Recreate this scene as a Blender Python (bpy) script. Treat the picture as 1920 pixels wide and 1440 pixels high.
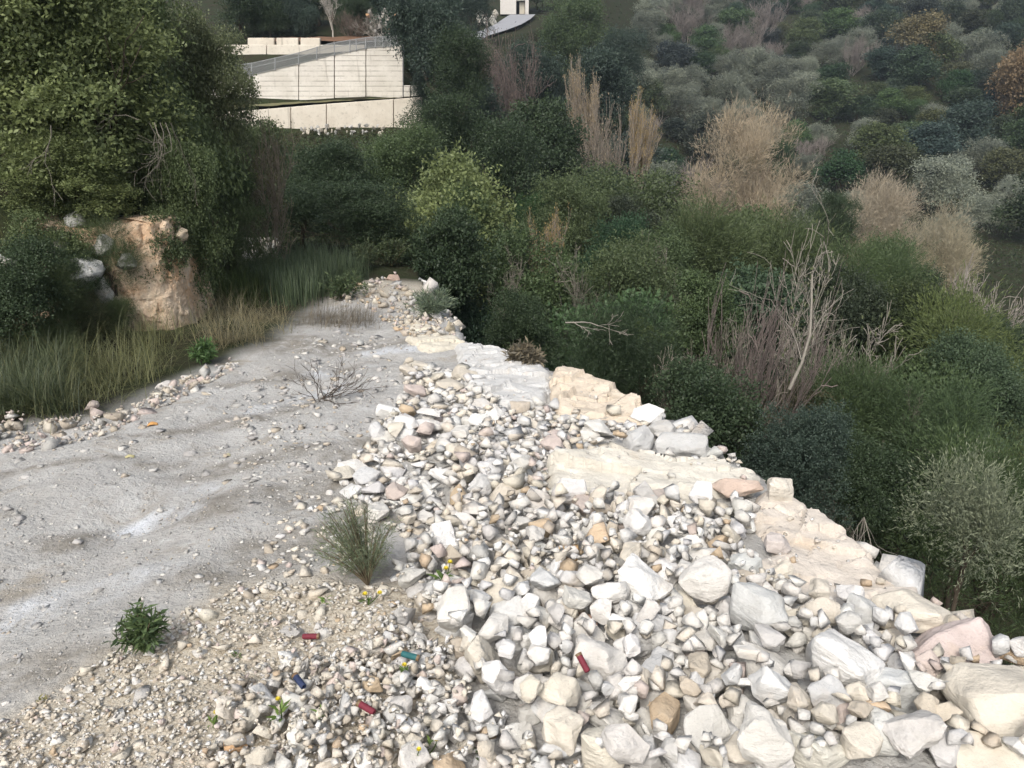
import bpy, bmesh, math, random
import numpy as np
from mathutils import Vector, Matrix, noise as mnoise

for o in list(bpy.data.objects):
    bpy.data.objects.remove(o)
scene = bpy.context.scene
COL = scene.collection
R = math.radians

# ------------------------------------------------------------------ camera, sky, sun, exposure
PITCH = 22.0
CAM_Z = 1.7
FPX = 1423.0
cam_d = bpy.data.cameras.new('camera')
cam_d.sensor_width = 36.0
cam_d.lens = 36.0 * FPX / 1920.0
cam_d.clip_start = 0.05
cam_d.clip_end = 3000
cam = bpy.data.objects.new('camera', cam_d)
COL.objects.link(cam)
cam.location = (0, 0, CAM_Z)
cam.rotation_euler = (R(90 - PITCH), 0, 0)
scene.camera = cam

SUN_EL, SUN_AZ = 50.0, 203.0          # azimuth measured from +Y clockwise (the light comes over the left shoulder)
world = bpy.data.worlds.new('World')
scene.world = world
world.use_nodes = True
wn = world.node_tree
for n in list(wn.nodes):
    wn.nodes.remove(n)
sky = wn.nodes.new('ShaderNodeTexSky')
sky.sky_type = 'NISHITA'
sky.sun_disc = False
sky.sun_elevation = R(SUN_EL)
sky.sun_rotation = R(SUN_AZ)
sky.air_density = 1.0
sky.dust_density = 5.0
hsv = wn.nodes.new('ShaderNodeHueSaturation')
hsv.inputs['Saturation'].default_value = 0.45
bgn = wn.nodes.new('ShaderNodeBackground')
bgn.inputs['Strength'].default_value = 0.15
won = wn.nodes.new('ShaderNodeOutputWorld')
wn.links.new(sky.outputs[0], hsv.inputs['Color'])
wn.links.new(hsv.outputs[0], bgn.inputs['Color'])
wn.links.new(bgn.outputs[0], won.inputs['Surface'])

sun_d = bpy.data.lights.new('sun', 'SUN')
sun_d.energy = 1.5
sun_d.angle = R(13)
sun_d.color = (1.0, 0.95, 0.87)
sun = bpy.data.objects.new('sun', sun_d)
COL.objects.link(sun)
sdir = Vector((math.sin(R(SUN_AZ)) * math.cos(R(SUN_EL)), math.cos(R(SUN_AZ)) * math.cos(R(SUN_EL)), math.sin(R(SUN_EL))))
sun.rotation_euler = (-sdir).to_track_quat('-Z', 'Y').to_euler()

vs = scene.view_settings
vs.view_transform = 'Standard'
vs.look = 'None'
vs.exposure = 0.60
vs.gamma = 1.0
vs.use_curve_mapping = False
scene.cycles.max_bounces = 6
scene.cycles.diffuse_bounces = 3
scene.cycles.volume_bounces = 0
scene.cycles.transparent_max_bounces = 4

# ------------------------------------------------------------------ photograph geometry -> place
CT, ST = math.cos(R(PITCH)), math.sin(R(PITCH))


def ray(u, v):
    a = (u - 960) / FPX
    b = (720 - v) / FPX
    return a, CT + b * ST, -ST + b * CT


def at(u, v, y):
    a, c, z = ray(u, v)
    t = y / c
    return Vector((a * t, y, CAM_Z + z * t))


def smooth(a, b, x):
    t = np.clip((np.asarray(x, float) - a) / (np.asarray(b, float) - a + 1e-12), 0, 1)
    return t * t * (3 - 2 * t)


def _hash(ix, iy, s):
    h = np.sin(ix * 127.1 + iy * 311.7 + s * 74.7) * 43758.5453
    return h - np.floor(h)


def vnoise(x, y, s=0):
    x = np.asarray(x, float); y = np.asarray(y, float)
    ix, iy = np.floor(x), np.floor(y)
    fx, fy = x - ix, y - iy
    fx = fx * fx * (3 - 2 * fx); fy = fy * fy * (3 - 2 * fy)
    a = _hash(ix, iy, s); b = _hash(ix + 1, iy, s); c = _hash(ix, iy + 1, s); d = _hash(ix + 1, iy + 1, s)
    return (a + (b - a) * fx) * (1 - fy) + (c + (d - c) * fx) * fy


def fbm(x, y, s=0, o=4):
    r, amp, tot = 0, 1.0, 0.0
    for k in range(o):
        r = r + amp * vnoise(x * 2 ** k, y * 2 ** k, s + k * 3.1)
        tot += amp
        amp *= .5
    return r / tot - .5


# right-hand edge of the embankment, left edge of the track, foot of the left bank (x as a function of y)
EDGE = ([-40, 0, 1.6, 2.06, 2.32, 2.91, 3.54, 4.69, 5.98, 6.63, 7.67, 10.05, 12, 14, 20, 38, 60, 80, 100, 150, 400],
        [4, 2.0, 1.75, 1.69, 1.67, 1.54, 1.36, 1.01, .18, -.42, -.62, -1.2, -1.6, -2.0, -2.4, -3.5, -1, 3, 8, 22, 90])
TRACK_L = ([-40, 0, 3, 4.43, 4.75, 5.66, 6.73, 8, 9.43, 11, 14, 20],
           [-4, -3.6, -3.4, -3.3, -2.8, -2.6, -2.29, -2.3, -2.3, -2.2, -2.6, -3])
BANK = ([-40, 0, 3, 4, 5, 6.0, 6.75, 7.1, 7.9, 9, 10, 12, 14, 20, 37],
        [-6.4, -5.4, -5.0, -4.8, -4.7, -4.9, -4.7, -3.7, -3.5, -4.2, -4.8, -6, -8, -12, -14])
VALLEY = ([-40, 0, 5, 10, 20, 30, 45, 65, 85, 110, 150, 260, 400, 700],
          [-6, -6.2, -6.4, -6.6, -7.0, -7.4, -8.2, -8.6, -5.0, 1.0, 11, 42, 85, 170])
PLAT = ([-40, 0, 14, 20, 30, 36.6, 36.95, 37.9, 38.3, 40.0, 40.5, 45, 60, 100, 150, 400],
        [2.0, 0, -1.225, -1.75, -1.8, -.9, .45, .55, 2.0, 2.3, 2.9, 3.6, 6.5, 16, 34, 110])
PLAT_R = ([-40, 0, 14, 20, 30, 38, 50, 60, 66, 71, 75, 79, 84, 92, 100, 150, 400],
          [2.0, 0, -1.225, -1.75, -1.8, -.6, 1.4, 3.0, 3.95, 4.8, 5.4, 6.05, 6.8, 7.8, 9, 21, 90])


def h_base(x, y):
    x = np.asarray(x, float); y = np.asarray(y, float)
    l = np.interp(y, *PLAT); r = np.interp(y, *PLAT_R)
    t = smooth(-.15 * y, -.08 * y, x)
    t = np.where(y < 20, 1.0, t)
    left = l * (1 - t) + r * t
    d = np.interp(y, *BANK) - x
    bank = .92 * smooth(0, .30, d) + .38 * np.clip(d - .3, 0, 9)
    left = left + bank * (1 - smooth(14, 30, y))
    val = np.interp(y, *VALLEY) + .9 * fbm(x * .06, y * .06, 5, 3) * smooth(25, 60, y) * 4
    val = val + .12 * np.clip(x - 40, 0, 400) * smooth(30, 90, y)
    e = x - np.interp(y, *EDGE)
    w = np.interp(y, [0, 10, 20, 40, 80, 150], [2.0, 2.0, 5, 10, 18, 40])
    t = 1 - (1 - np.clip((e - .02) / w, 0, 1)) ** 2.3
    return left * (1 - t) + val * t


def on_plat(x, y):
    return (1 - smooth(-.05, .12, x - np.interp(y, *EDGE))) * smooth(-.15, .25, x - np.interp(y, *TRACK_L)) * (1 - smooth(9.9, 10.7, y))


def h(x, y):
    x = np.asarray(x, float); y = np.asarray(y, float)
    z = h_base(x, y)
    p = on_plat(x, y)
    rough = 1 - p
    far = smooth(12, 40, y)
    z = z + p * (.07 * fbm(x * 1.1, y * 1.1, 2, 4) + .05 * fbm(x * 4.5, y * 4.5, 9, 4) + .022 * np.abs(fbm(x * 13, y * 13, 19, 2)))
    z = z + rough * (.22 * fbm(x * 1.3, y * 1.3, 3, 4) * (1 - far) + .5 * far * fbm(x * .3, y * .3, 4, 3))
    cxr = np.interp(y, [0, 3, 5, 7, 10], [-2.2, -1.9, -1.7, -1.35, -1.3])
    z = z + p * (1 - smooth(-.6, .3, x)) * (.035 * fbm((x - cxr) * 6, y * .9, 51, 3) + .03 * np.abs(fbm((x - cxr) * 3, y * 2.2, 57, 4)))
    # a shallow wheel rut along the track
    cx = np.interp(y, [0, 3, 5, 7, 10], [-2.2, -1.9, -1.7, -1.35, -1.3])
    z = z - p * .05 * np.exp(-((x - cx) / .28) ** 2)
    cx2 = cx - 1.15
    z = z - p * .04 * np.exp(-((x - cx2) / .25) ** 2)
    return z


def h1(x, y):
    return float(h(np.array([x]), np.array([y]))[0])


_T = 1.2 * 1.0105 ** np.arange(640)


def gnd(u, v):
    """where the line of sight of a photograph pixel meets the ground"""
    a, c, z = ray(u, v)
    t = _T
    for _ in range(3):
        below = CAM_Z + z * t < h(a * t, c * t)
        k = int(np.argmax(below)) if below.any() else len(t) - 1
        k = max(k, 1)
        t = np.linspace(t[k - 1], t[k], 24)
    hi = float(t[-1])
    return Vector((a * hi, c * hi, CAM_Z + z * hi))


def gplane(u, v):
    """the same on the even plane of the embankment"""
    a, c, z = ray(u, v)
    t = CAM_Z / (-z - .0875 * c)
    return Vector((a * t, c * t, CAM_Z + z * t))


def px_m(p):
    """metres per photograph pixel at a point"""
    d = (p.y * CT - (p.z - CAM_Z) * ST)
    return d / FPX


# ------------------------------------------------------------------ mesh helpers
def mesh_np(name, V, F, mat=None, smooth_shade=False, attrs=None, cattrs=None):
    V = np.asarray(V, np.float32).reshape(-1, 3)
    me = bpy.data.meshes.new(name)
    if isinstance(F, np.ndarray):
        groups = [F]
    else:
        groups = [np.asarray(f, np.int32) for f in F if len(f)]
    me.vertices.add(len(V))
    me.vertices.foreach_set('co', V.ravel())
    loops = np.concatenate([g.ravel() for g in groups]).astype(np.int32)
    tot = np.concatenate([np.full(len(g), g.shape[1], np.int32) for g in groups])
    st = np.concatenate([[0], np.cumsum(tot)[:-1]]).astype(np.int32)
    me.loops.add(len(loops))
    me.loops.foreach_set('vertex_index', loops)
    me.polygons.add(len(tot))
    me.polygons.foreach_set('loop_start', st)
    if smooth_shade:
        me.polygons.foreach_set('use_smooth', np.ones(len(tot), bool))
    for k, a in (attrs or {}).items():
        at_ = me.attributes.new(k, 'FLOAT', 'POINT')
        at_.data.foreach_set('value', np.asarray(a, np.float32))
    for k, a in (cattrs or {}).items():
        at_ = me.attributes.new(k, 'FLOAT_COLOR', 'POINT')
        a = np.asarray(a, np.float32)
        if a.shape[1] == 3:
            a = np.concatenate([a, np.ones((len(a), 1), np.float32)], 1)
        at_.data.foreach_set('color', a.ravel())
    me.update(calc_edges=True)
    me.validate()
    if mat:
        me.materials.append(mat)
    return me


def link(name, me, parent=None, loc=None, rot=None, scale=None, color=None):
    o = bpy.data.objects.new(name, me)
    COL.objects.link(o)
    if parent is not None:
        o.parent = parent
    if loc is not None:
        o.location = loc
    if rot is not None:
        o.rotation_euler = rot
    if scale is not None:
        o.scale = scale
    if color is not None:
        o.color = (color[0], color[1], color[2], 1)
    return o


LABELS = set()


def tag(o, label, cat, group=None):
    o['label'] = label
    o['category'] = cat
    if group:
        o['group'] = group
    return o


def struct(o, kind='structure'):
    o['kind'] = kind
    return o


def empty(name, loc, rz=0, scale=None):
    o = bpy.data.objects.new(name, None)
    COL.objects.link(o)
    o.empty_display_size = .2
    o.location = loc
    o.rotation_euler = (0, 0, rz)
    if scale is not None:
        o.scale = scale
    return o


# ------------------------------------------------------------------ materials
def new_mat(name):
    m = bpy.data.materials.new(name)
    m.use_nodes = True
    nt = m.node_tree
    for n in list(nt.nodes):
        nt.nodes.remove(n)
    out = nt.nodes.new('ShaderNodeOutputMaterial')
    return m, nt, out


def N(nt, t, **kw):
    n = nt.nodes.new(t)
    for k, v in kw.items():
        if k.startswith('i_'):
            key = k[2:].replace('_', ' ')
            n.inputs[key].default_value = v
        else:
            setattr(n, k, v)
    return n


def noise_n(nt, vec, scale, detail=4, rough=.55, dist=0):
    n = N(nt, 'ShaderNodeTexNoise')
    n.inputs['Scale'].default_value = scale
    n.inputs['Detail'].default_value = detail
    n.inputs['Roughness'].default_value = rough
    n.inputs['Distortion'].default_value = dist
    if vec is not None:
        nt.links.new(vec, n.inputs['Vector'])
    return n.outputs['Fac']


def ramp_n(nt, fac, p0, p1, c0=(0, 0, 0, 1), c1=(1, 1, 1, 1)):
    r = N(nt, 'ShaderNodeValToRGB')
    r.color_ramp.elements[0].position = p0
    r.color_ramp.elements[1].position = p1
    r.color_ramp.elements[0].color = c0
    r.color_ramp.elements[1].color = c1
    nt.links.new(fac, r.inputs[0])
    return r.outputs[0]


def mix_n(nt, fac, a, b, mode='MIX'):
    m = N(nt, 'ShaderNodeMix', data_type='RGBA', blend_type=mode)
    for k, v in ((0, fac), (6, a), (7, b)):
        if isinstance(v, (int, float)):
            m.inputs[k].default_value = v
        elif isinstance(v, (tuple, list)):
            m.inputs[k].default_value = (v[0], v[1], v[2], 1)
        else:
            nt.links.new(v, m.inputs[k])
    return m.outputs[2]


def math_n(nt, op, a, b=None):
    m = N(nt, 'ShaderNodeMath', operation=op)
    for k, v in ((0, a), (1, b)):
        if v is None:
            continue
        if isinstance(v, (int, float)):
            m.inputs[k].default_value = v
        else:
            nt.links.new(v, m.inputs[k])
    return m.outputs[0]


def bump_n(nt, height, strength=.5, dist=.02, nrm=None):
    b = N(nt, 'ShaderNodeBump')
    b.inputs['Strength'].default_value = strength
    b.inputs['Distance'].default_value = dist
    nt.links.new(height, b.inputs['Height'])
    if nrm is not None:
        nt.links.new(nrm, b.inputs['Normal'])
    return b.outputs[0]


def principled(nt, out, col, rough=.9, nrm=None, spec=.2):
    p = N(nt, 'ShaderNodeBsdfPrincipled')
    if isinstance(col, (tuple, list)):
        p.inputs['Base Color'].default_value = (col[0], col[1], col[2], 1)
    else:
        nt.links.new(col, p.inputs['Base Color'])
    p.inputs['Roughness'].default_value = rough
    p.inputs['Specular IOR Level'].default_value = spec
    if nrm is not None:
        nt.links.new(nrm, p.inputs['Normal'])
    nt.links.new(p.outputs[0], out.inputs['Surface'])
    return p


def plain(name, col, rough=.85, var=.25, scale=20, spec=.2):
    m, nt, out = new_mat(name)
    geo = N(nt, 'ShaderNodeNewGeometry')
    f = noise_n(nt, geo.outputs['Position'], scale, 4)
    c = mix_n(nt, f, tuple(c * (1 - var) for c in col), tuple(min(1, c * (1 + var)) for c in col))
    principled(nt, out, c, rough, bump_n(nt, f, .3, .01), spec)
    return m


def rock_material(name, use_attr):
    m, nt, out = new_mat(name)
    if use_attr:
        a = N(nt, 'ShaderNodeAttribute', attribute_name='tint')
        base = a.outputs['Color']
        vec = N(nt, 'ShaderNodeNewGeometry').outputs['Position']
        k = 1.0
    else:
        oi = N(nt, 'ShaderNodeObjectInfo')
        base = oi.outputs['Color']
        g = N(nt, 'ShaderNodeNewGeometry')
        vec = g.outputs['Position']
        k = 1.0
    f1 = noise_n(nt, vec, 9 * k, 5, .6)
    f2 = noise_n(nt, vec, 45 * k, 4, .6)
    f3 = noise_n(nt, vec, 4.2 * k, 3, .6, .6)
    c = mix_n(nt, ramp_n(nt, f1, .3, .72), mix_n(nt, 1.0, base, (.80, .79, .78), 'MULTIPLY'), base)
    c = mix_n(nt, math_n(nt, 'MULTIPLY', ramp_n(nt, f3, .60, .76), .42), c, (.50, .38, .25))
    c = mix_n(nt, math_n(nt, 'MULTIPLY', ramp_n(nt, f2, .60, .80), .35), c, (.30, .27, .23))
    hgt = math_n(nt, 'ADD', math_n(nt, 'MULTIPLY', f1, 1.0), math_n(nt, 'MULTIPLY', f2, .35))
    # bedding lines and dusty film
    mpb = N(nt, 'ShaderNodeMapping')
    mpb.inputs['Rotation'].default_value = (.5, .35, .3)
    mpb.inputs['Scale'].default_value = (1.5, 1.5, 9)
    nt.links.new(vec, mpb.inputs[0])
    f4 = noise_n(nt, mpb.outputs[0], 5, 5, .62, .3)
    c = mix_n(nt, math_n(nt, 'MULTIPLY', ramp_n(nt, f4, .54, .70), .28), c, (.36, .335, .29))
    hgt = math_n(nt, 'ADD', hgt, math_n(nt, 'MULTIPLY', f4, .55))
    principled(nt, out, c, .92, bump_n(nt, hgt, .7, .026), .15)
    return m


M_ROCK = rock_material('limestone', False)
M_ROCKA = rock_material('limestone_rubble', True)


def leaf_material(name, transl=.33, rough=.5, spec=.3):
    m, nt, out = new_mat(name)
    oi = N(nt, 'ShaderNodeObjectInfo')
    va = N(nt, 'ShaderNodeAttribute', attribute_name='var')
    base = oi.outputs['Color']
    dark = mix_n(nt, 1.0, base, (.62, .66, .66), 'MULTIPLY')
    lite = mix_n(nt, 1.0, base, (1.45, 1.38, 1.15), 'MULTIPLY')
    c = mix_n(nt, va.outputs['Fac'], dark, lite)
    p = N(nt, 'ShaderNodeBsdfPrincipled')
    nt.links.new(c, p.inputs['Base Color'])
    p.inputs['Roughness'].default_value = rough
    p.inputs['Specular IOR Level'].default_value = spec
    tr = N(nt, 'ShaderNodeBsdfTranslucent')
    nt.links.new(c, tr.inputs['Color'])
    mx = N(nt, 'ShaderNodeMixShader')
    mx.inputs[0].default_value = transl
    nt.links.new(p.outputs[0], mx.inputs[1])
    nt.links.new(tr.outputs[0], mx.inputs[2])
    nt.links.new(mx.outputs[0], out.inputs['Surface'])
    return m


M_LEAF = leaf_material('leaf')


def bark_material():
    m, nt, out = new_mat('bark')
    oi = N(nt, 'ShaderNodeObjectInfo')
    g = N(nt, 'ShaderNodeNewGeometry')
    f = noise_n(nt, g.outputs['Position'], 18, 4)
    c = mix_n(nt, f, mix_n(nt, 1.0, oi.outputs['Color'], (.6, .58, .55), 'MULTIPLY'), mix_n(nt, 1.0, oi.outputs['Color'], (1.3, 1.28, 1.22), 'MULTIPLY'))
    principled(nt, out, c, .9, bump_n(nt, f, .4, .01), .15)
    return m


M_BARK = bark_material()


def ground_material():
    m, nt, out = new_mat('ground')
    g = N(nt, 'ShaderNodeNewGeometry')
    pos = g.outputs['Position']
    mk = N(nt, 'ShaderNodeAttribute', attribute_name='mask')
    sep = N(nt, 'ShaderNodeSeparateColor')
    nt.links.new(mk.outputs['Color'], sep.inputs[0])
    pale, beige, patch = sep.outputs[0], sep.outputs[1], sep.outputs[2]
    n1 = noise_n(nt, pos, 1.6, 6, .62)
    n2 = noise_n(nt, pos, 9, 6, .65)
    n3 = noise_n(nt, pos, 60, 4, .6)
    n4 = noise_n(nt, pos, 3.2, 5, .6, .8)
    # woodland soil
    soil = mix_n(nt, n2, (.016, .016, .010), (.045, .040, .024))
    soil = mix_n(nt, ramp_n(nt, n1, .42, .6), soil, (.026, .034, .015))
    # pale marl dust of the track
    marl = mix_n(nt, ramp_n(nt, n1, .32, .68), (.33, .322, .305), (.43, .425, .412))
    mpt = N(nt, 'ShaderNodeMapping')
    mpt.inputs['Rotation'].default_value = (0, 0, R(-24))
    mpt.inputs['Scale'].default_value = (3.2, .7, 1)
    nt.links.new(pos, mpt.inputs[0])
    n5 = noise_n(nt, mpt.outputs[0], 2.6, 7, .68, .4)
    marl = mix_n(nt, math_n(nt, 'MULTIPLY', ramp_n(nt, n5, .50, .68), .6), marl, (.31, .295, .27))
    marl = mix_n(nt, ramp_n(nt, n4, .56, .72), marl, (.29, .265, .225))
    n6 = noise_n(nt, pos, 22, 5, .7)
    marl = mix_n(nt, math_n(nt, 'MULTIPLY', ramp_n(nt, n6, .56, .66), .35), marl, (.27, .255, .23))
    marl = mix_n(nt, ramp_n(nt, n2, .58, .8), marl, (.52, .52, .51))
    marl = mix_n(nt, math_n(nt, 'MULTIPLY', ramp_n(nt, n3, .60, .7), .25), marl, (.25, .23, .20))
    dm = N(nt, 'ShaderNodeAttribute', attribute_name='damp')
    marl = mix_n(nt, math_n(nt, 'MULTIPLY', dm.outputs['Fac'], ramp_n(nt, n2, .30, .60)), marl, (.215, .20, .175))
    # beige crumbly earth
    bei = mix_n(nt, n2, (.38, .335, .265), (.52, .48, .405))
    bei = mix_n(nt, math_n(nt, 'MULTIPLY', ramp_n(nt, n3, .45, .62), .6), bei, (.22, .175, .12))
    c = mix_n(nt, beige, marl, bei)
    pf = math_n(nt, 'MULTIPLY', math_n(nt, 'MULTIPLY', patch, .95), math_n(nt, 'MULTIPLY', ramp_n(nt, n1, .30, .58), ramp_n(nt, n5, .34, .62)))
    c = mix_n(nt, pf, c, (.56, .585, .62))
    c = mix_n(nt, pale, soil, c)
    hgt = math_n(nt, 'ADD', math_n(nt, 'ADD', n2, math_n(nt, 'MULTIPLY', n6, .4)), math_n(nt, 'MULTIPLY', n3, .3))
    principled(nt, out, c, .95, bump_n(nt, hgt, .9, .032), .1)
    return m


M_GROUND = ground_material()


def concrete_material(name, c0, c1, board):
    m, nt, out = new_mat(name)
    g = N(nt, 'ShaderNodeNewGeometry')
    pos = g.outputs['Position']
    n1 = noise_n(nt, pos, .9, 5, .6)
    n2 = noise_n(nt, pos, 8, 5, .65)
    c = mix_n(nt, ramp_n(nt, n1, .35, .65), c0, c1)
    c = mix_n(nt, math_n(nt, 'MULTIPLY', ramp_n(nt, n2, .56, .7), .45), c, tuple(x * .5 for x in c0))
    # streaks running down the face
    mp = N(nt, 'ShaderNodeMapping')
    mp.inputs['Scale'].default_value = (2.6, 2.6, .22)
    nt.links.new(pos, mp.inputs[0])
    n3 = noise_n(nt, mp.outputs[0], 2.2, 4, .6)
    c = mix_n(nt, math_n(nt, 'MULTIPLY', ramp_n(nt, n3, .60, .74), .55), c, (.20, .18, .14))
    hgt = n2
    if board:
        sx = N(nt, 'ShaderNodeSeparateXYZ')
        nt.links.new(pos, sx.inputs[0])
        fr = math_n(nt, 'FRACT', math_n(nt, 'MULTIPLY', sx.outputs[2], 4.6))
        ln = math_n(nt, 'LESS_THAN', fr, .14)
        mp2 = N(nt, 'ShaderNodeMapping')
        mp2.inputs['Scale'].default_value = (.8, .8, 5)
        nt.links.new(pos, mp2.inputs[0])
        nb = noise_n(nt, mp2.outputs[0], 2.0, 3, .6)
        c = mix_n(nt, math_n(nt, 'MULTIPLY', math_n(nt, 'MULTIPLY', ln, ramp_n(nt, nb, .34, .56)), .75), c, (.20, .18, .15))
        hgt = math_n(nt, 'SUBTRACT', n2, ln)
    principled(nt, out, c, .9, bump_n(nt, hgt, .4, .03), .15)
    return m


M_CONC = concrete_material('board_marked_concrete', (.57, .535, .475), (.69, .655, .595), True)
M_CONC2 = concrete_material('rendered_concrete', (.56, .505, .42), (.66, .61, .52), False)
M_METAL = plain('galvanised_wire', (.28, .29, .29), .5, .2, 30, .4)


def earth_material():
    m, nt, out = new_mat('cut_earth')
    g = N(nt, 'ShaderNodeNewGeometry')
    pos = g.outputs['Position']
    n1 = noise_n(nt, pos, 2.4, 6, .62, .5)
    n2 = noise_n(nt, pos, 14, 6, .68)
    n3 = noise_n(nt, pos, 50, 4, .6)
    c = mix_n(nt, ramp_n(nt, n1, .36, .66), (.60, .40, .25), (.68, .57, .44))
    c = mix_n(nt, ramp_n(nt, n2, .5, .72), c, (.56, .48, .37))
    c = mix_n(nt, math_n(nt, 'MULTIPLY', ramp_n(nt, n2, .28, .42, (1, 1, 1, 1), (0, 0, 0, 1)), .6), c, (.20, .11, .06))
    hgt = math_n(nt, 'ADD', n2, math_n(nt, 'MULTIPLY', n3, .4))
    principled(nt, out, c, .95, bump_n(nt, hgt, .9, .05), .1)
    return m


M_EARTH = earth_material()

# ------------------------------------------------------------------ the ground: one sheet
def spaced(lo, hi, a, b, step, grow):
    """fine between a and b, growing outside"""
    mid = list(np.arange(a, b + 1e-6, step))
    r, s = [], step
    x = mid[-1]
    while x < hi:
        s *= grow
        x += s
        r.append(x)
    l, s = [], step
    x = mid[0]
    while x > lo:
        s *= grow
        x -= s
        l.append(x)
    return np.array(l[::-1] + mid + r)


def pip(poly, X, Y):
    n = len(poly)
    if np.ndim(X) == 0:
        X = float(X); Y = float(Y); r = False
        for i in range(n):
            x1, y1 = poly[i][0], poly[i][1]
            x2, y2 = poly[i - 1][0], poly[i - 1][1]
            if (y1 > Y) != (y2 > Y) and X < (x2 - x1) * (Y - y1) / (y2 - y1) + x1:
                r = not r
        return r
    inside = np.zeros(np.shape(X), bool)
    for i in range(n):
        x1, y1 = poly[i][0], poly[i][1]
        x2, y2 = poly[(i + 1) % n][0], poly[(i + 1) % n][1]
        c = (y1 > Y) != (y2 > Y)
        xi = (x2 - x1) * (Y - y1) / (y2 - y1 + 1e-12) + x1
        inside ^= c & (X < xi)
    return inside


def poly_dist(poly, X, Y):
    """signed distance, positive inside"""
    best = np.full(np.shape(X), 1e9)
    n = len(poly)
    for i in range(n):
        ax, ay = poly[i][0], poly[i][1]
        bx, by = poly[(i + 1) % n][0], poly[(i + 1) % n][1]
        dx, dy = bx - ax, by - ay
        t = np.clip(((X - ax) * dx + (Y - ay) * dy) / (dx * dx + dy * dy + 1e-12), 0, 1)
        best = np.minimum(best, np.hypot(X - ax - t * dx, Y - ay - t * dy))
    return np.where(pip(poly, X, Y), best, -best)


xs = spaced(-420, 420, -4.6, 2.6, .055, 1.07)
ys = spaced(-25, 700, 1.2, 11.4, .055, 1.045)
X, Y = np.meshgrid(xs, ys)
Z = h(X, Y)
nx, ny = len(xs), len(ys)
idx = np.arange(nx * ny).reshape(ny, nx)
F = np.stack([idx[:-1, :-1], idx[:-1, 1:], idx[1:, 1:], idx[1:, :-1]], -1).reshape(-1, 4)
BEIGE = [gplane(*p) for p in [(-300, 1400), (0, 1345), (180, 1235), (330, 1150), (480, 1090), (600, 1085), (760, 1110), (860, 1200), (800, 1440), (780, 1700), (-300, 1900)]]
pale = on_plat(X, Y) * np.clip(1.15 + .0 * X, 0, 1)
pale = np.maximum(pale, smooth(0, .3, -np.abs(X + 30) + 0) * 0)
bd = poly_dist(BEIGE, X, Y)
beige = smooth(-.15, .12, bd + .22 * fbm(X * 3, Y * 3, 21, 3))
far_end = smooth(8.0, 9.6, Y + .8 * fbm(X * 2, Y * 2, 23, 3))
beige = np.maximum(beige, .8 * far_end)
patch = np.zeros_like(X)
for (u, v, ru, rv, an) in [(95, 1120, .42, .15, .55), (215, 1085, .28, .09, .35), (300, 960, .22, .10, .6), (390, 905, .16, .06, 0), (560, 740, .45, .14, .9),
                           (640, 690, .30, .16, .3), (770, 655, .6, .16, .3)]:
    c = gplane(u, v)
    ca, sa = math.cos(an), math.sin(an)
    dx, dy = X - c.x, Y - c.y
    q = ((dx * ca + dy * sa) / ru) ** 2 + ((-dx * sa + dy * ca) / rv) ** 2
    patch = np.maximum(patch, 1 - smooth(.35, 1.5, q))
damp = np.zeros_like(X)
for (u, v, ru, rv, an) in [(560, 1010, .34, .14, .3), (440, 1070, .40, .10, .3), (600, 920, .30, .16, .5), (140, 1000, .20, .10, .4), (120, 1010, .12, .08, 1), (290, 870, .20, .06, .4),
                           (590, 600, .55, .30, .2), (520, 640, .45, .22, .1), (250, 1230, .3, .1, .4), (500, 770, .5, .10, .8), (680, 850, .30, .25, .5), (60, 880, .6, .05, .35), (330, 810, .5, .05, .6), (230, 825, .12, .06, .5),
                           (740, 960, .3, .14, .2), (700, 1080, .3, .12, .2), (640, 650, .9, .25, .2), (560, 700, .7, .12, .6), (480, 860, .5, .12, .5), (380, 960, .25, .08, .3), (40, 1250, .5, .1, .4), (440, 930, .5, .07, .5)]:
    c = gplane(u, v)
    ca, sa = math.cos(an), math.sin(an)
    dx, dy = X - c.x + .10 * fbm(X * 6, Y * 6, 81, 3), Y - c.y + .10 * fbm(X * 6, Y * 6, 83, 3)
    q = ((dx * ca + dy * sa) / ru) ** 2 + ((-dx * sa + dy * ca) / rv) ** 2
    damp = np.maximum(damp, 1 - smooth(.25, 1.6, q))
ground = link('ground', mesh_np('ground', np.stack([X, Y, Z], -1), F, M_GROUND, True,
              attrs={'damp': damp.ravel()}, cattrs={'mask': np.stack([pale, beige, patch], -1).reshape(-1, 3)}))
struct(ground)

# ------------------------------------------------------------------ stones
rng = np.random.default_rng(11)
rnd = random.Random(5)


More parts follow.
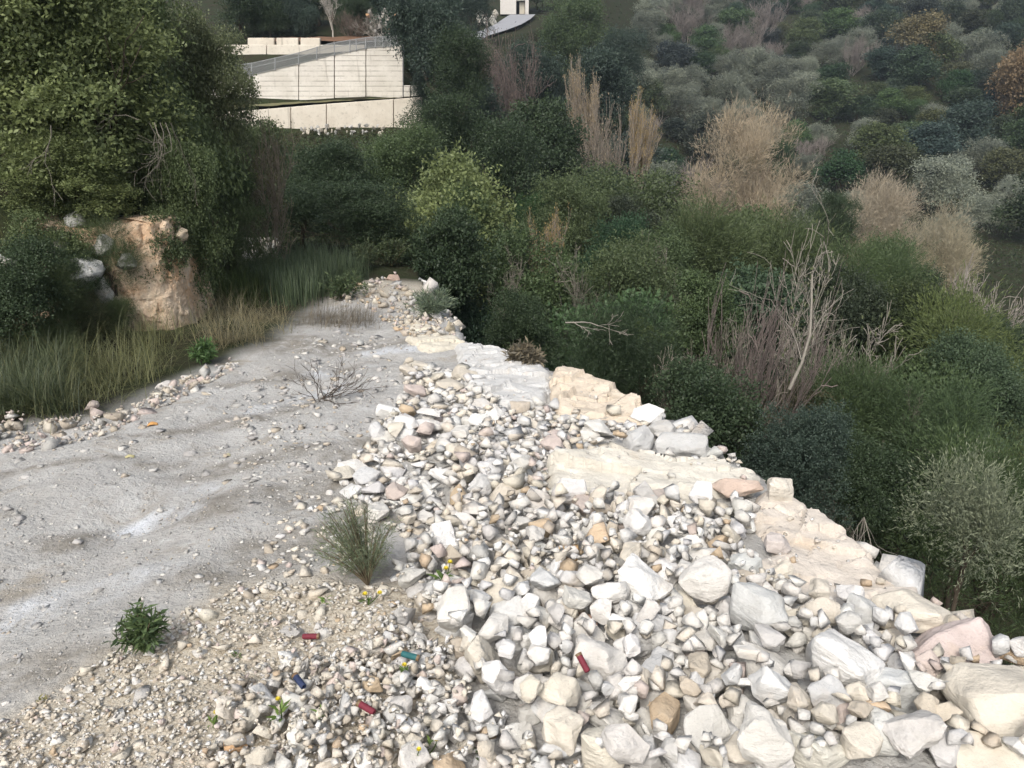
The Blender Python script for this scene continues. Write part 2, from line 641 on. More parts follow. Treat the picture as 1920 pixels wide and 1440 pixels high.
def hull_rock(seed, npts=16, box=.75, lowpoly=False, disp=.05, aniso=(1, .8, .62)):
    r = random.Random(seed)
    bm = bmesh.new()
    for _ in range(npts):
        v = Vector((r.gauss(0, 1), r.gauss(0, 1), r.gauss(0, 1))).normalized()
        m = max(abs(v.x), abs(v.y), abs(v.z))
        v = v * (1 - box) + (v / m) * box * .86
        v = v * r.uniform(.82, 1.05)
        bm.verts.new((v.x * aniso[0], v.y * aniso[1], v.z * aniso[2]))
    ret = bmesh.ops.convex_hull(bm, input=bm.verts)
    dead = [g for g in ret['geom_interior'] if isinstance(g, bmesh.types.BMVert)]
    if dead:
        bmesh.ops.delete(bm, geom=dead, context='VERTS')
    bmesh.ops.dissolve_limit(bm, angle_limit=R(14), verts=bm.verts, edges=bm.edges)
    if not lowpoly:
        bmesh.ops.bevel(bm, geom=list(bm.edges), offset=.045, segments=1, affect='EDGES', profile=.5)
        bmesh.ops.triangulate(bm, faces=bm.faces)
        for _ in range(3):
            long_e = [e for e in bm.edges if e.calc_length() > .2]
            if not long_e:
                break
            bmesh.ops.subdivide_edges(bm, edges=long_e, cuts=1)
            bmesh.ops.triangulate(bm, faces=[f for f in bm.faces if len(f.verts) > 3])
        bm.normal_update()
        off = Vector((r.uniform(0, 50), r.uniform(0, 50), r.uniform(0, 50)))
        new = []
        for v in bm.verts:
            n1 = mnoise.fractal(v.co * 1.6 + off, 1.0, 2.0, 3)
            n2 = mnoise.noise(v.co * 6 + off)
            new.append(v.co + v.normal * (n1 * disp + n2 * disp * .3))
        for v, c in zip(bm.verts, new):
            v.co = c
    else:
        bmesh.ops.triangulate(bm, faces=bm.faces)
    me = bpy.data.meshes.new('stone')
    bm.to_mesh(me)
    bm.free()
    if not lowpoly:
        me.polygons.foreach_set('use_smooth', np.ones(len(me.polygons), bool))
        me.set_sharp_from_angle(angle=R(26))
    me.materials.append(M_ROCK)
    return me


ROCKS = [hull_rock(100 + k, 13 + k % 9, .55 + .3 * ((k * 7) % 10) / 10, disp=.035 + .03 * (k % 3)) for k in range(26)]
LOW = []
for k in range(20):
    me = hull_rock(300 + k, 8 + k % 5, .80, True, aniso=(1.0, .84, .70))
    V = np.empty(len(me.vertices) * 3); me.vertices.foreach_get('co', V)
    T = np.empty(len(me.polygons) * 3, np.int32); me.loops.foreach_get('vertex_index', T)
    LOW.append((V.reshape(-1, 3), T.reshape(-1, 3)))
    bpy.data.meshes.remove(me)

WHITE = (.61, .592, .555); COOL = (.56, .558, .55); CREAM = (.60, .555, .475); GREY = (.46, .45, .43)
OCHRE = (.52, .41, .29); PINK = (.54, .465, .425); TAN = (.48, .425, .35); SNOW = (.69, .682, .66)
PAL_MAIN = [(WHITE, 36), (COOL, 16), (CREAM, 22), (GREY, 3), (SNOW, 16), (TAN, 3), (PINK, 3), (OCHRE, 1.2)]
PAL_BEIGE = [(CREAM, 40), (TAN, 17), (WHITE, 24), (SNOW, 10), (PINK, 4), (GREY, 4), (OCHRE, 2)]
PAL_FAR = [(CREAM, 24), (TAN, 30), (OCHRE, 8), (PINK, 10), (GREY, 18)]
PAL_LEFT = [(PINK, 22), (TAN, 26), (WHITE, 20), (GREY, 20), (CREAM, 14)]
PAL_WARM = [(OCHRE, 34), (TAN, 20), (CREAM, 30), (PINK, 14)]


def pick(pal):
    t = rnd.uniform(0, sum(w for _, w in pal))
    for c, w in pal:
        t -= w
        if t <= 0:
            break
    k = rnd.uniform(.88, 1.08)
    return tuple(max(.02, x * k * rnd.uniform(.992, 1.008)) for x in c)


class Pile:
    """height map of the stony surface: every stone rests on what already lies there"""
    x0, x1, y0, y1, res = -4.8, 2.6, .3, 12.5, .015

    def __init__(s):
        s.gx = np.arange(s.x0, s.x1, s.res)
        s.gy = np.arange(s.y0, s.y1, s.res)
        A, B = np.meshgrid(s.gx, s.gy)
        s.H = h(A, B)
        s.H0 = s.H.copy()

    def win(s, x, y, r):
        i0 = max(0, int((x - r - s.x0) / s.res)); i1 = min(len(s.gx), int((x + r - s.x0) / s.res) + 2)
        j0 = max(0, int((y - r - s.y0) / s.res)); j1 = min(len(s.gy), int((y + r - s.y0) / s.res) + 2)
        return i0, i1, j0, j1

    def rise(s, x, y, r):
        i0, i1, j0, j1 = s.win(x, y, r)
        if i1 - i0 < 1 or j1 - j0 < 1:
            return 9
        return float((s.H[j0:j1, i0:i1] - s.H0[j0:j1, i0:i1]).mean())

    def place(s, x, y, a, b, c, yaw, sink=.45):
        r = max(a, b)
        i0, i1, j0, j1 = s.win(x, y, r)
        if i1 - i0 < 1 or j1 - j0 < 1:
            return None
        A, B = np.meshgrid(s.gx[i0:i1] - x, s.gy[j0:j1] - y)
        ca, sa = math.cos(yaw), math.sin(yaw)
        p = (A * ca + B * sa) / a
        q = (-A * sa + B * ca) / b
        rr = p * p + q * q
        m = rr < .8
        sub = s.H[j0:j1, i0:i1]
        if not m.any():
            m = rr <= rr.min()
        z = float(np.percentile(sub[m], 55)) + c * (1 - 2 * sink * .5) * .8
        top = z + c * np.sqrt(np.clip(1 - rr, 0, 1)) * .9
        np.maximum(sub, np.where(rr < 1, top, -9), out=sub)
        # lean with the surface below
        gxm, gym = 0, 0
        if m.sum() > 6:
            hh = sub[m]; AA = A[m]; BB = B[m]
        return z


pile = Pile()
stone_list = []      # (visible size in px, x, y, z, a, b, c, yaw, tiltx, tilty, colour)


def scatter(poly_px, count, smin, smax, pal, power=2.0, flat=(.55, .85), tries=5, maxrise=.5, sink=.45, tilt=.35, far_scale=None):
    us = [p[0] for p in poly_px]; vv = [p[1] for p in poly_px]
    done, guard = 0, 0
    while done < count and guard < count * 6:
        guard += 1
        best = None
        sz = smin * (smax / smin) ** (rnd.random() ** power)
        for _ in range(tries):
            u = rnd.uniform(min(us), max(us)); v = rnd.uniform(min(vv), max(vv))
            if not bool(pip(poly_px, np.array(u), np.array(v))):
                continue
            g = gplane(u, v)
            s = sz * px_m(g)
            rise = pile.rise(g.x, g.y, s * .5) / max(s, .01)
            if best is None or rise < best[0]:
                best = (rise, g, s)
        if best is None or best[0] > maxrise:
            continue
        _, g, s = best
        a = .5 * s * rnd.uniform(.9, 1.2); b = a * rnd.uniform(.65, 1.0); c = a * rnd.uniform(*flat)
        yaw = rnd.uniform(0, 6.28)
        z = pile.place(g.x, g.y, a, b, c, yaw, sink)
        if z is None:
            continue
        stone_list.append((2 * a / px_m(g), g.x, g.y, z, a, b, c, yaw, rnd.gauss(0, tilt), rnd.gauss(0, tilt), pick(pal)))
        done += 1


def hero(u, v, wpx, hpx, color, label, cat='boulder', name='boulder', seed=0, deep=.8, yaw=0., npts=17, box=.7, tilt=(0, 0), dy=0, disp=.06, sub=True):
    """one boulder one can point at; its middle is seen at (u, v)"""
    g = gplane(u, v + hpx * .35)
    s = px_m(g)
    a = wpx * .5 * s
    c = hpx * .5 * s * .95
    b = a * deep
    z0 = pile.place(g.x, g.y + b * .3, a * .95, b * .95, c, yaw, .4)
    if z0 is None:
        z0 = h1(g.x, g.y) + c * .6
    me = hull_rock(900 + seed, npts, box, disp=disp, aniso=(1, 1, 1))
    me.name = name
    o = link(name, me, None, (g.x, g.y + b * .3, z0), (tilt[0], tilt[1], yaw), (a, b, c), color)
    return tag(o, label, cat)


# flat limestone slabs along the edge
def slab(outline, thick, color, label, seed, res=.014, strata=.02, name='rock_slab', cat='rock slab', calm=1.0):
    P = [gplane(*p) for p in outline]
    x0, x1 = min(p.x for p in P) - .12, max(p.x for p in P) + .12
    y0, y1 = min(p.y for p in P) - .12, max(p.y for p in P) + .12
    gx = np.arange(x0, x1, res); gy = np.arange(y0, y1, res)
    A, B = np.meshgrid(gx, gy)
    d = poly_dist(P, A, B) + .05 * fbm(A * 7, B * 7, seed, 3)
    pl = -.0875 * B
    gs = np.random.default_rng(seed)
    zf = np.zeros_like(A)
    for cell, amp, til in ((.34, .045, .10), (.13, .016, .16)):
        q = max(4, int((x1 - x0) * (y1 - y0) / cell ** 2))
        sx = gs.uniform(x0, x1, q); sy = gs.uniform(y0, y1, q); sz = gs.normal(0, amp, q); tx = gs.normal(0, til, q); ty = gs.normal(0, til, q)
        wx = A + .10 * fbm(A * 5, B * 5, seed + 7, 3); wy = B + .10 * fbm(A * 5, B * 5, seed + 9, 3)
        best = np.full(A.shape, 1e9); zz = np.zeros_like(A)
        for k in range(q):
            dd = (wx - sx[k]) ** 2 * .6 + (wy - sy[k]) ** 2 * 1.5
            mm = dd < best
            best = np.where(mm, dd, best)
            zz = np.where(mm, sz[k] + tx[k] * (A - sx[k]) + ty[k] * (B - sy[k]), zz)
        zf = zf + zz * calm
    z = pl + thick * smooth(-.01, .05, d) + zf + .05 * fbm(A * 2, B * 2, seed + 1, 3) + strata * fbm(A * 14, B * 14, seed + 2, 4)
    z = np.where(d < 0, np.minimum(z, pl - .02 + 2.2 * d), z)
    keep = d > -.09
    Vt = np.stack([A - P[0].x, B - P[0].y, z - P[0].z], -1).reshape(-1, 3)
    ii = np.arange(A.size).reshape(A.shape)
    kf = keep[:-1, :-1] & keep[1:, :-1] & keep[:-1, 1:] & keep[1:, 1:]
    Fq = np.stack([ii[:-1, :-1], ii[:-1, 1:], ii[1:, 1:], ii[1:, :-1]], -1)[kf]
    used = np.unique(Fq)
    remap = -np.ones(A.size, np.int64); remap[used] = np.arange(len(used))
    Vu = Vt[used]; Fu = remap[Fq]
    # underside so that the slab is a closed body
    base = Vu.copy(); base[:, 2] = np.minimum(base[:, 2] - .05, (-.0875 * (Vu[:, 1] + P[0].y) - P[0].z) - .35)
    nb = len(Vu)
    edges = {}
    for f in Fu:
        for i in range(4):
            e = (int(f[i]), int(f[(i + 1) % 4]))
            if (e[1], e[0]) in edges:
                del edges[(e[1], e[0])]
            else:
                edges[e] = 1
    side = np.array([[a, a + nb, b + nb, b] for a, b in edges], np.int32)[:, ::-1]
    me = mesh_np('rock_slab', np.concatenate([Vu, base]), np.concatenate([Fu, Fu[:, ::-1] + nb, side[:, ::-1]]).astype(np.int32), M_ROCK, True)
    me.set_sharp_from_angle(angle=R(28))
    o = link(name, me, None, tuple(P[0]), None, None, color)
    # stones lie on top of it
    for k in range(0, A.shape[0]):
        for l in range(0, A.shape[1]):
            if d[k, l] > 0:
                i = int((A[k, l] - pile.x0) / pile.res); j = int((B[k, l] - pile.y0) / pile.res)
                if 0 <= i < len(pile.gx) - 1 and 0 <= j < len(pile.gy) - 1:
                    pile.H[j:j + 2, i:i + 2] = np.maximum(pile.H[j:j + 2, i:i + 2], z[k, l])
    return tag(o, label, cat)


slab([(1432, 925), (1500, 950), (1600, 1020), (1700, 1100), (1765, 1160), (1660, 1180), (1500, 1150), (1380, 1150), (1240, 1130), (1290, 1085), (1440, 1050), (1400, 970)],
     .045, (.60, .545, .48), 'long pinkish beige bedrock slab sloping to the ravine edge', 31, calm=.55)
slab([(1020, 875), (1150, 860), (1340, 872), (1432, 905), (1410, 935), (1300, 942), (1160, 935), (1030, 945)],
     .06, (.62, .59, .52), 'cream flat topped ledge of limestone halfway along the ravine edge', 41, calm=.5)
slab([(1035, 702), (1110, 714), (1190, 746), (1240, 777), (1225, 805), (1130, 795), (1045, 780), (1030, 735)],
     .05, (.61, .53, .43), 'orange stained limestone slab on the ravine edge beyond the cream ledge', 51, calm=.6)
slab([(850, 648), (930, 660), (1005, 684), (1035, 715), (1025, 770), (930, 765), (865, 725)],
     .05, (.55, .55, .54), 'smooth pale grey slab at the far bend of the ravine edge', 61, calm=.35)
slab([(775, 600), (845, 632), (880, 652), (800, 668), (758, 640)], .03, (.60, .56, .47), 'cream flat slab below the upright boulder at the far edge', 71, calm=.25)

HEROES = [
    (1885, 1325, 230, 170, CREAM, 'large smooth cream boulder cut off by the right frame edge', .9, .15),
    (1792, 1222, 210, 120, (.56, .475, .445), 'big pale pink boulder on the ravine edge above the cream boulder', .8, -.2),
    (1700, 1158, 165, 80, CREAM, 'flat cream boulder on the ravine edge behind the pink boulder', .8, -.25),
    (1560, 1240, 200, 165, SNOW, 'largest elongated white boulder lying diagonally at lower right', .62, -.75),
    (1432, 1242, 150, 120, WHITE, 'elongated white angular boulder left of the largest white boulder', .6, -.7),
    (1685, 1300, 130, 105, (.56, .57, .56), 'squarish greyish white boulder below the largest white boulder', .8, .4),
    (1655, 1195, 90, 62, CREAM, 'pointed cream stone resting in front of the flat cream boulder', .8, .3),
    (1580, 1335, 92, 78, PINK, 'rounded pinkish boulder between white boulders at lower right', .9, .6),
    (1645, 1380, 105, 105, (.55, .55, .52), 'pale upright boulder below the rounded pinkish boulder', .8, 1.1),
    (1540, 1415, 160, 90, (.61, .59, .52), 'cream white boulder at the bottom edge, lower right', .7, .2),
    (1485, 1322, 105, 84, (.50, .47, .42), 'grey brown boulder below the elongated white angular boulder', .8, .3),
    (1325, 1268, 120, 85, (.54, .51, .46), 'mottled tan and white boulder left of the elongated angular boulder', .8, .5),
    (1215, 1180, 118, 88, COOL, 'bluish white faceted boulder amid the middle of the rubble', .8, .2),
    (1180, 1215, 66, 48, COOL, 'small oval grey white boulder touching the bluish faceted boulder', .7, -.5),
    (972, 1180, 108, 86, (.57, .575, .57), 'blocky grey white boulder with chipped front', .85, .1),
    (852, 1160, 82, 92, (.55, .55, .54), 'tall angular grey boulder left of the blocky boulder', .6, .5),
    (912, 1192, 62, 60, WHITE, 'white sharp edged stone wedged between two grey boulders', .8, .8),
    (797, 1244, 88, 52, SNOW, 'white wedge shaped stone above the teal cartridge', .6, -.3),
    (497, 1292, 68, 92, SNOW, 'upright bright white stone left of the blue cartridge', .6, .3),
    (442, 1392, 46, 46, (.56, .37, .22), 'orange rounded stone at lower left bottom edge', .9, .3),
    (1083, 1166, 92, 46, (.56, .38, .30), 'pink speckled conglomerate stone above the oval grey stone', .8, -.2),
    (1270, 980, 56, 52, SNOW, 'bright white block at the upper middle of the rubble', .8, .2),
    (1322, 985, 72, 48, COOL, 'flat grey wedge stone right of the bright white block', .8, .15),
    (1330, 1045, 100, 66, WHITE, 'broad white boulder resting on the left end of the bedrock slab', .8, .1),
    (1395, 1072, 80, 50, (.55, .56, .54), 'grey rounded stone right of the broad white boulder', .8, .1),
    (1455, 1030, 66, 46, (.55, .50, .47), 'pinkish grey stone lying on the bedrock slab', .8, .2),
    (1460, 1085, 62, 34, CREAM, 'small smooth cream stone lying on the bedrock slab', .8, .2),
    (1060, 1040, 62, 44, (.52, .36, .20), 'ochre stained stone at the centre of the rubble', .8, .2),
    (1280, 830, 110, 62, (.49, .49, .48), 'grey boulder behind the cream ledge near the ravine edge', .8, -.2),
    (1335, 850, 56, 42, (.52, .52, .49), 'small rounded grey boulder perched on the ravine edge', .8, .1),
    (1195, 825, 80, 52, (.51, .51, .50), 'flat grey boulder left of the grey edge boulder', .8, .3),
    (1215, 785, 70, 36, SNOW, 'white edge boulder between the orange slab and grey boulders', .7, -.3),
    (1455, 935, 66, 60, (.60, .56, .49), 'cream angular boulder perched at the end of the cream ledge', .8, .2),
    (1380, 925, 110, 40, (.53, .42, .35), 'brownish pink flat stone below the cream ledge', .6, .1),
    (1245, 935, 100, 38, (.50, .44, .40), 'pinkish grey layered stone under the cream ledge', .6, .05),
    (1045, 925, 44, 56, (.57, .57, .50), 'upright rounded pale stone at the left end of the cream ledge', .7, .1),
    (842, 612, 27, 40, (.52, .46, .35), 'upright yellowish boulder standing alone at the far edge', .8, .2),
    (737, 520, 30, 18, (.40, .30, .25), 'reddish brown stone crowning the far rubble heap', .8, .2),
    (825, 838, 64, 30, CREAM, 'large flat cream stone in the upper rubble', .7, .1),
    (835, 895, 78, 40, SNOW, 'long bright white slanting stone in the upper rubble', .5, -.4),
    (700, 912, 30, 28, SNOW, 'bright white stone right of the feathery green shrub', .8, .1),
    (1000, 1330, 70, 50, (.54, .53, .50), 'pale layered stone at the bottom centre of the rubble', .7, .4),
    (1110, 1395, 56, 86, (.53, .53, .52), 'tall narrow grey stone at the bottom centre', .5, .2),
    (1050, 1400, 95, 62, (.58, .58, .57), 'pale grey boulder left of the tall narrow grey stone', .8, .3),
    (1210, 1400, 88, 80, (.54, .53, .51), 'grey boulder with rounded top at the bottom edge', .8, .5),
    (1300, 1390, 85, 70, (.54, .51, .46), 'tan grey cracked boulder at the bottom edge', .8, .9),
    (1850, 1430, 150, 90, (.58, .54, .46), 'beige boulder in the bottom right corner', .8, .2),
    (1770, 1405, 110, 80, (.55, .54, .53), 'grey white faceted boulder beside the bottom right corner boulder', .8, .6),
    (1190, 1262, 54, 62, (.55, .44, .35), 'orange patched stone below the small oval grey boulder', .8, .2),
]
for k, (u, v, w, hp, c, lab, deep, yaw) in enumerate(HEROES):
    hero(u, v, w, hp, c, lab, seed=k, deep=deep, yaw=yaw, npts=14 + (k * 5) % 9, box=.6 + .25 * ((k * 3) % 7) / 7, tilt=(rnd.gauss(0, .12), rnd.gauss(0, .12)))

# zones of the rubble, large stones first
Z_BIG = [(1130, 1450), (1930, 1450), (1930, 1280), (1720, 1190), (1560, 1160), (1300, 1140), (1000, 1130), (820, 1150), (900, 1300)]
Z_MID = [(760, 1450), (1300, 1450), (1500, 1150), (1380, 1040), (1410, 960), (1040, 940), (920, 840), (820, 860), (860, 960), (740, 1080), (820, 1180), (720, 1260)]
Z_UP = [(640, 900), (760, 740), (760, 690), (860, 700), (1030, 770), (1240, 800), (1390, 870), (1200, 870), (1030, 900), (920, 960), (760, 1000), (680, 960)]
Z_LOWL = [(-20, 1450), (-20, 1360), (200, 1230), (340, 1150), (480, 1095), (640, 1090), (760, 1110), (880, 1250), (900, 1450)]
Z_LOWM = [(380, 1450), (450, 1290), (640, 1230), (760, 1170), (880, 1250), (900, 1450)]
Z_FAR = [(615, 560), (640, 540), (735, 520), (780, 550), (850, 615), (860, 640), (770, 640), (700, 580)]
Z_TRACKEDGE = [(-20, 830), (-20, 795), (120, 785), (250, 755), (345, 715), (440, 668), (450, 690), (350, 745), (230, 800), (60, 850)]
Z_TRACK = [(-20, 1330), (-20, 860), (330, 760), (640, 600), (760, 640), (720, 740), (640, 880), (560, 1080), (330, 1150)]
Z_TRACKR = [(420, 1120), (520, 980), (640, 880), (720, 900), (720, 1050), (640, 1090)]
scatter(Z_BIG, 85, 60, 115, PAL_MAIN, 1.3, tries=14, maxrise=.40)
scatter(Z_MID, 170, 32, 72, PAL_MAIN, 1.5, tries=12, maxrise=.40)
scatter([(900, 1060), (1010, 1010), (1130, 1020), (1110, 1090), (960, 1110)], 12, 30, 60, PAL_WARM, 1.4, tries=4, maxrise=.5)
scatter(Z_BIG, 190, 34, 62, PAL_MAIN, 1.1, tries=16, maxrise=1.5)
scatter(Z_MID, 240, 27, 52, PAL_MAIN, 1.1, tries=14, maxrise=1.5)
scatter(Z_UP, 260, 20, 60, PAL_MAIN, 1.2, (.35, .6), tries=10, maxrise=.5, sink=.6, tilt=.15)
scatter(Z_LOWM, 110, 22, 60, PAL_MAIN, 1.5, tries=7, maxrise=.34)
scatter(Z_LOWL, 150, 14, 46, PAL_BEIGE, 1.8, (.4, .7), tries=5, maxrise=.3, sink=.75)
scatter(Z_FAR, 80, 10, 32, PAL_FAR, 1.3, (.4, .7), tries=5, maxrise=.35)
scatter(Z_TRACKEDGE, 110, 10, 46, PAL_LEFT, 2.0, (.4, .7), tries=4, maxrise=.35)
scatter(Z_BIG, 200, 20, 36, PAL_MAIN, 1.1, tries=18, maxrise=1.8)
scatter(Z_MID, 330, 15, 30, PAL_MAIN, 1.1, tries=14, maxrise=1.5)
scatter(Z_TRACKR, 170, 8, 34, PAL_BEIGE, 1.8, (.35, .6), tries=3, sink=.75, tilt=.15)
PAL_TRACK = [((.40, .39, .375), 5), ((.46, .45, .43), 4), (TAN, 2), (WHITE, 3)]
scatter(Z_TRACK, 420, 7, 30, PAL_TRACK, 2.2, (.25, .42), tries=1, sink=1.0, tilt=.10)
scatter([(420, 760), (640, 610), (770, 640), (740, 760), (640, 880), (480, 980)], 420, 6, 24, PAL_TRACK, 1.6, (.3, .5), tries=1, sink=.9, tilt=.12)
scatter(Z_UP, 700, 9, 24, PAL_MAIN, 1.3, (.4, .7), tries=4, sink=.65, tilt=.2)
scatter(Z_LOWM, 420, 11, 30, PAL_BEIGE, 1.2, tries=5, maxrise=9)
scatter(Z_LOWL, 3000, 5, 17, PAL_BEIGE, 1.4, (.4, .7), tries=3, sink=.8, maxrise=9)
scatter(Z_MID, 220, 8, 15, PAL_MAIN, 1.3, tries=10, maxrise=3)
scatter(Z_BIG, 160, 9, 20, PAL_MAIN, 1.3, tries=14, maxrise=2)
# a few loose stones on the slabs
scatter([(1250, 1120), (1430, 1050), (1430, 960), (1600, 1040), (1680, 1120), (1500, 1140)], 34, 7, 30, PAL_MAIN, 2.0, tries=1, maxrise=99)
scatter([(1040, 930), (1050, 880), (1380, 880), (1400, 925)], 14, 6, 24, PAL_MAIN, 2.0, tries=1, maxrise=99)
scatter([(870, 760), (870, 690), (1000, 700), (1150, 770), (1060, 790)], 26, 5, 20, PAL_MAIN, 2.0, tries=1, maxrise=99)
scatter(Z_FAR, 320, 5, 12, PAL_FAR, 1.4, tries=2, maxrise=9)
scatter(Z_TRACKEDGE, 320, 5, 12, PAL_LEFT, 1.4, tries=2, maxrise=9)
scatter(Z_TRACK, 1900, 2.5, 7, PAL_TRACK, 1.4, tries=1, sink=.8)

# the rubble goes on towards the camera's feet and down the flank of the embankment
_n = len(stone_list)
scatter([(700, 1455), (1940, 1455), (1990, 1300), (2160, 1420), (2250, 2000), (640, 2000)], 150, 45, 120, PAL_MAIN, 1.3, tries=10, maxrise=.5)
scatter([(700, 1455), (1940, 1455), (1990, 1300), (2160, 1420), (2250, 2000), (640, 2000)], 420, 20, 55, PAL_MAIN, 1.2, tries=8, maxrise=1.5)
scatter([(-150, 1455), (760, 1455), (720, 2000), (-300, 2000)], 700, 7, 34, PAL_BEIGE, 1.8, (.4, .7), tries=3, sink=.8, maxrise=9)
stone_list[_n:] = [(0,) + t[1:] for t in stone_list[_n:]]
for _k in range(1100):
    y_ = .2 + 10.5 * rnd.random(); x_ = float(np.interp(y_, *EDGE)) + .02 + 1.3 * rnd.random() ** 1.3
    a_ = .03 + .13 * rnd.random() ** 2.2
    stone_list.append((0, x_, y_, h1(x_, y_) + a_ * .15, a_, a_ * .8, a_ * .6, rnd.uniform(0, 6.28), rnd.gauss(0, .6), rnd.gauss(0, .6), pick(PAL_MAIN)))
stone_list.sort(key=lambda s: -s[0])
NOBJ = 295
for k, (px, x, y, z, a, b, c, yaw, t1, t2, colr) in enumerate(stone_list[:NOBJ]):
    link('stone', ROCKS[rnd.randrange(len(ROCKS))], ground, (x, y, z), (t1, t2, yaw), (a, b * 1.2, c * 1.5), colr)


def joined_stones(name, lst):
    Vs, Fs, Cs = [], [], []
    off = 0
    for (px, x, y, z, a, b, c, yaw, t1, t2, colr) in lst:
        V, T = LOW[rnd.randrange(len(LOW))]
        m = np.array(Matrix.Rotation(yaw, 3, 'Z') @ Matrix.Rotation(t2, 3, 'Y') @ Matrix.Rotation(t1, 3, 'X'))
        W = (V * (a, b * 1.2, c * 1.5)) @ m.T + (x, y, z)
        Vs.append(W); Fs.append(T + off); off += len(V)
        Cs.append(np.tile(colr, (len(V), 1)))
    me = mesh_np(name, np.concatenate(Vs), np.concatenate(Fs).astype(np.int32), M_ROCKA, False, cattrs={'tint': np.concatenate(Cs)})
    o = link(name, me, ground)
    return struct(o, 'stuff')


joined_stones('small_rubble', stone_list[NOBJ:])
print('stones', len(stone_list))

# ------------------------------------------------------------------ foliage builders
def unit(v):
    return v / (np.linalg.norm(v, axis=-1, keepdims=True) + 1e-9)


def leaves_at(P, D, Nn, L, W, var):
    """rhombic leaves: base point, direction, normal, length, width"""
    D = unit(D)
    S = unit(np.cross(D, Nn))
    L = L[:, None]; W = W[:, None]
    up = unit(np.cross(S, D))
    mid = P + D * L * .45 + up * L * .07
    V = np.stack([P, mid + S * W * .5, P + D * L, mid - S * W * .5], 1).reshape(-1, 3)
    n = len(P)
    F = np.arange(n * 4).reshape(n, 4)
    return V, F, np.repeat(var, 4)


def crown_mesh(seed, n_leaf, L, aspect=.5, n_blob=10, sprig=12, sprig_len=.14, droop=.0, feather=False, shape='dome', shell=.45):
    g = np.random.default_rng(seed)
    # clumps arranged in the envelope z 0..1, radius .5
    C, RR = [], []
    for k in range(n_blob):
        an = g.uniform(0, 2 * np.pi)
        if shape == 'dome':
            z = .12 + .72 * g.random() ** .8
            rmax = .36 * np.sqrt(max(.05, 1 - ((z - .35) / .62) ** 2))
        elif shape == 'tall':
            z = .15 + .72 * g.random()
            rmax = .3 * (1 - abs(z - .45) * .9)
        else:
            z = .2 + .6 * g.random()
            rmax = .38
        r = rmax * np.sqrt(g.random())
        C.append((r * np.cos(an), r * np.sin(an), z)); RR.append(g.uniform(.13, .24) * (10 / n_blob) ** .36)
    C.append((0, 0, .42)); RR.append(.24)
    C = np.array(C); RR = np.array(RR)
    ns = n_leaf // sprig
    p = RR ** 2; p /= p.sum()
    b = g.choice(len(C), ns, p=p)
    d = unit(g.normal(size=(ns, 3)))
    d[:, 2] = np.where(g.random(ns) < .7, np.abs(d[:, 2]), d[:, 2])
    rad = RR[b] * (1 - shell * g.random(ns) ** 1.6) * np.where(g.random(ns) < .10, g.uniform(1.1, 1.55, ns), 1.0)
    P0 = C[b] + d * rad[:, None]
    P0[:, 2] = np.clip(P0[:, 2], .01, 1.05)
    sd = unit(d + .7 * g.normal(size=(ns, 3)) + np.array([0, 0, .35 - droop]))
    sl = sprig_len * g.uniform(.5, 1.2, ns)
    t = (np.arange(sprig)[None, :] + g.random((ns, sprig))) / sprig
    P = P0[:, None, :] + sd[:, None, :] * (t * sl[:, None])[..., None]
    P[..., 2] -= droop * .5 * (t * sl[:, None]) ** 1
    jit = L * (.25 if feather else .7)
    P = P + g.normal(size=P.shape) * jit
    n = ns * sprig
    P = P.reshape(-1, 3)
    sdr = np.repeat(sd, sprig, 0)
    D = unit(sdr * (1.0 if feather else .55) + g.normal(size=(n, 3)) * (.28 if feather else .7))
    Nn = unit(g.normal(size=(n, 3)) + np.array([0, 0, .9]) + .5 * np.repeat(d, sprig, 0))
    cl = np.repeat(np.clip(.5 + .22 * g.normal(size=len(C)), 0, 1)[b], sprig)
    var = np.clip(.45 * cl + .55 * np.repeat(g.random(ns), sprig) * .7 + .3 * (g.random(n) - .3), 0, 1)
    Ls = L * g.uniform(.7, 1.3, n)
    V, F, va = leaves_at(P, D, Nn, Ls, Ls * aspect, var)
    return mesh_np('crown', V, F, M_LEAF, False, attrs={'var': va})


class Tubes:
    def __init__(s):
        s.V, s.F, s.n = [], [], 0

    def add(s, pts, rads, k=5):
        pts = np.asarray(pts, float); m = len(pts)
        tan = np.gradient(pts, axis=0)
        tan = unit(tan)
        ref = np.array([0, 0, 1.0]) if abs(tan[0][2]) < .9 else np.array([1.0, 0, 0])
        a = unit(np.cross(tan, ref)); b = np.cross(tan, a)
        th = np.linspace(0, 2 * np.pi, k, endpoint=False)
        ring = pts[:, None, :] + (a[:, None, :] * np.cos(th)[None, :, None] + b[:, None, :] * np.sin(th)[None, :, None]) * np.asarray(rads)[:, None, None]
        s.V.append(ring.reshape(-1, 3))
        i = np.arange(m - 1)[:, None] * k; j = np.arange(k)[None, :]; j2 = (j + 1) % k
        f = np.stack([i + j, i + j2, i + k + j2, i + k + j], -1).reshape(-1, 4) + s.n
        s.F.append(f); s.n += m * k

    def mesh(s, name, mat, smooth_shade=True):
        return mesh_np(name, np.concatenate(s.V), np.concatenate(s.F).astype(np.int32), mat, smooth_shade)


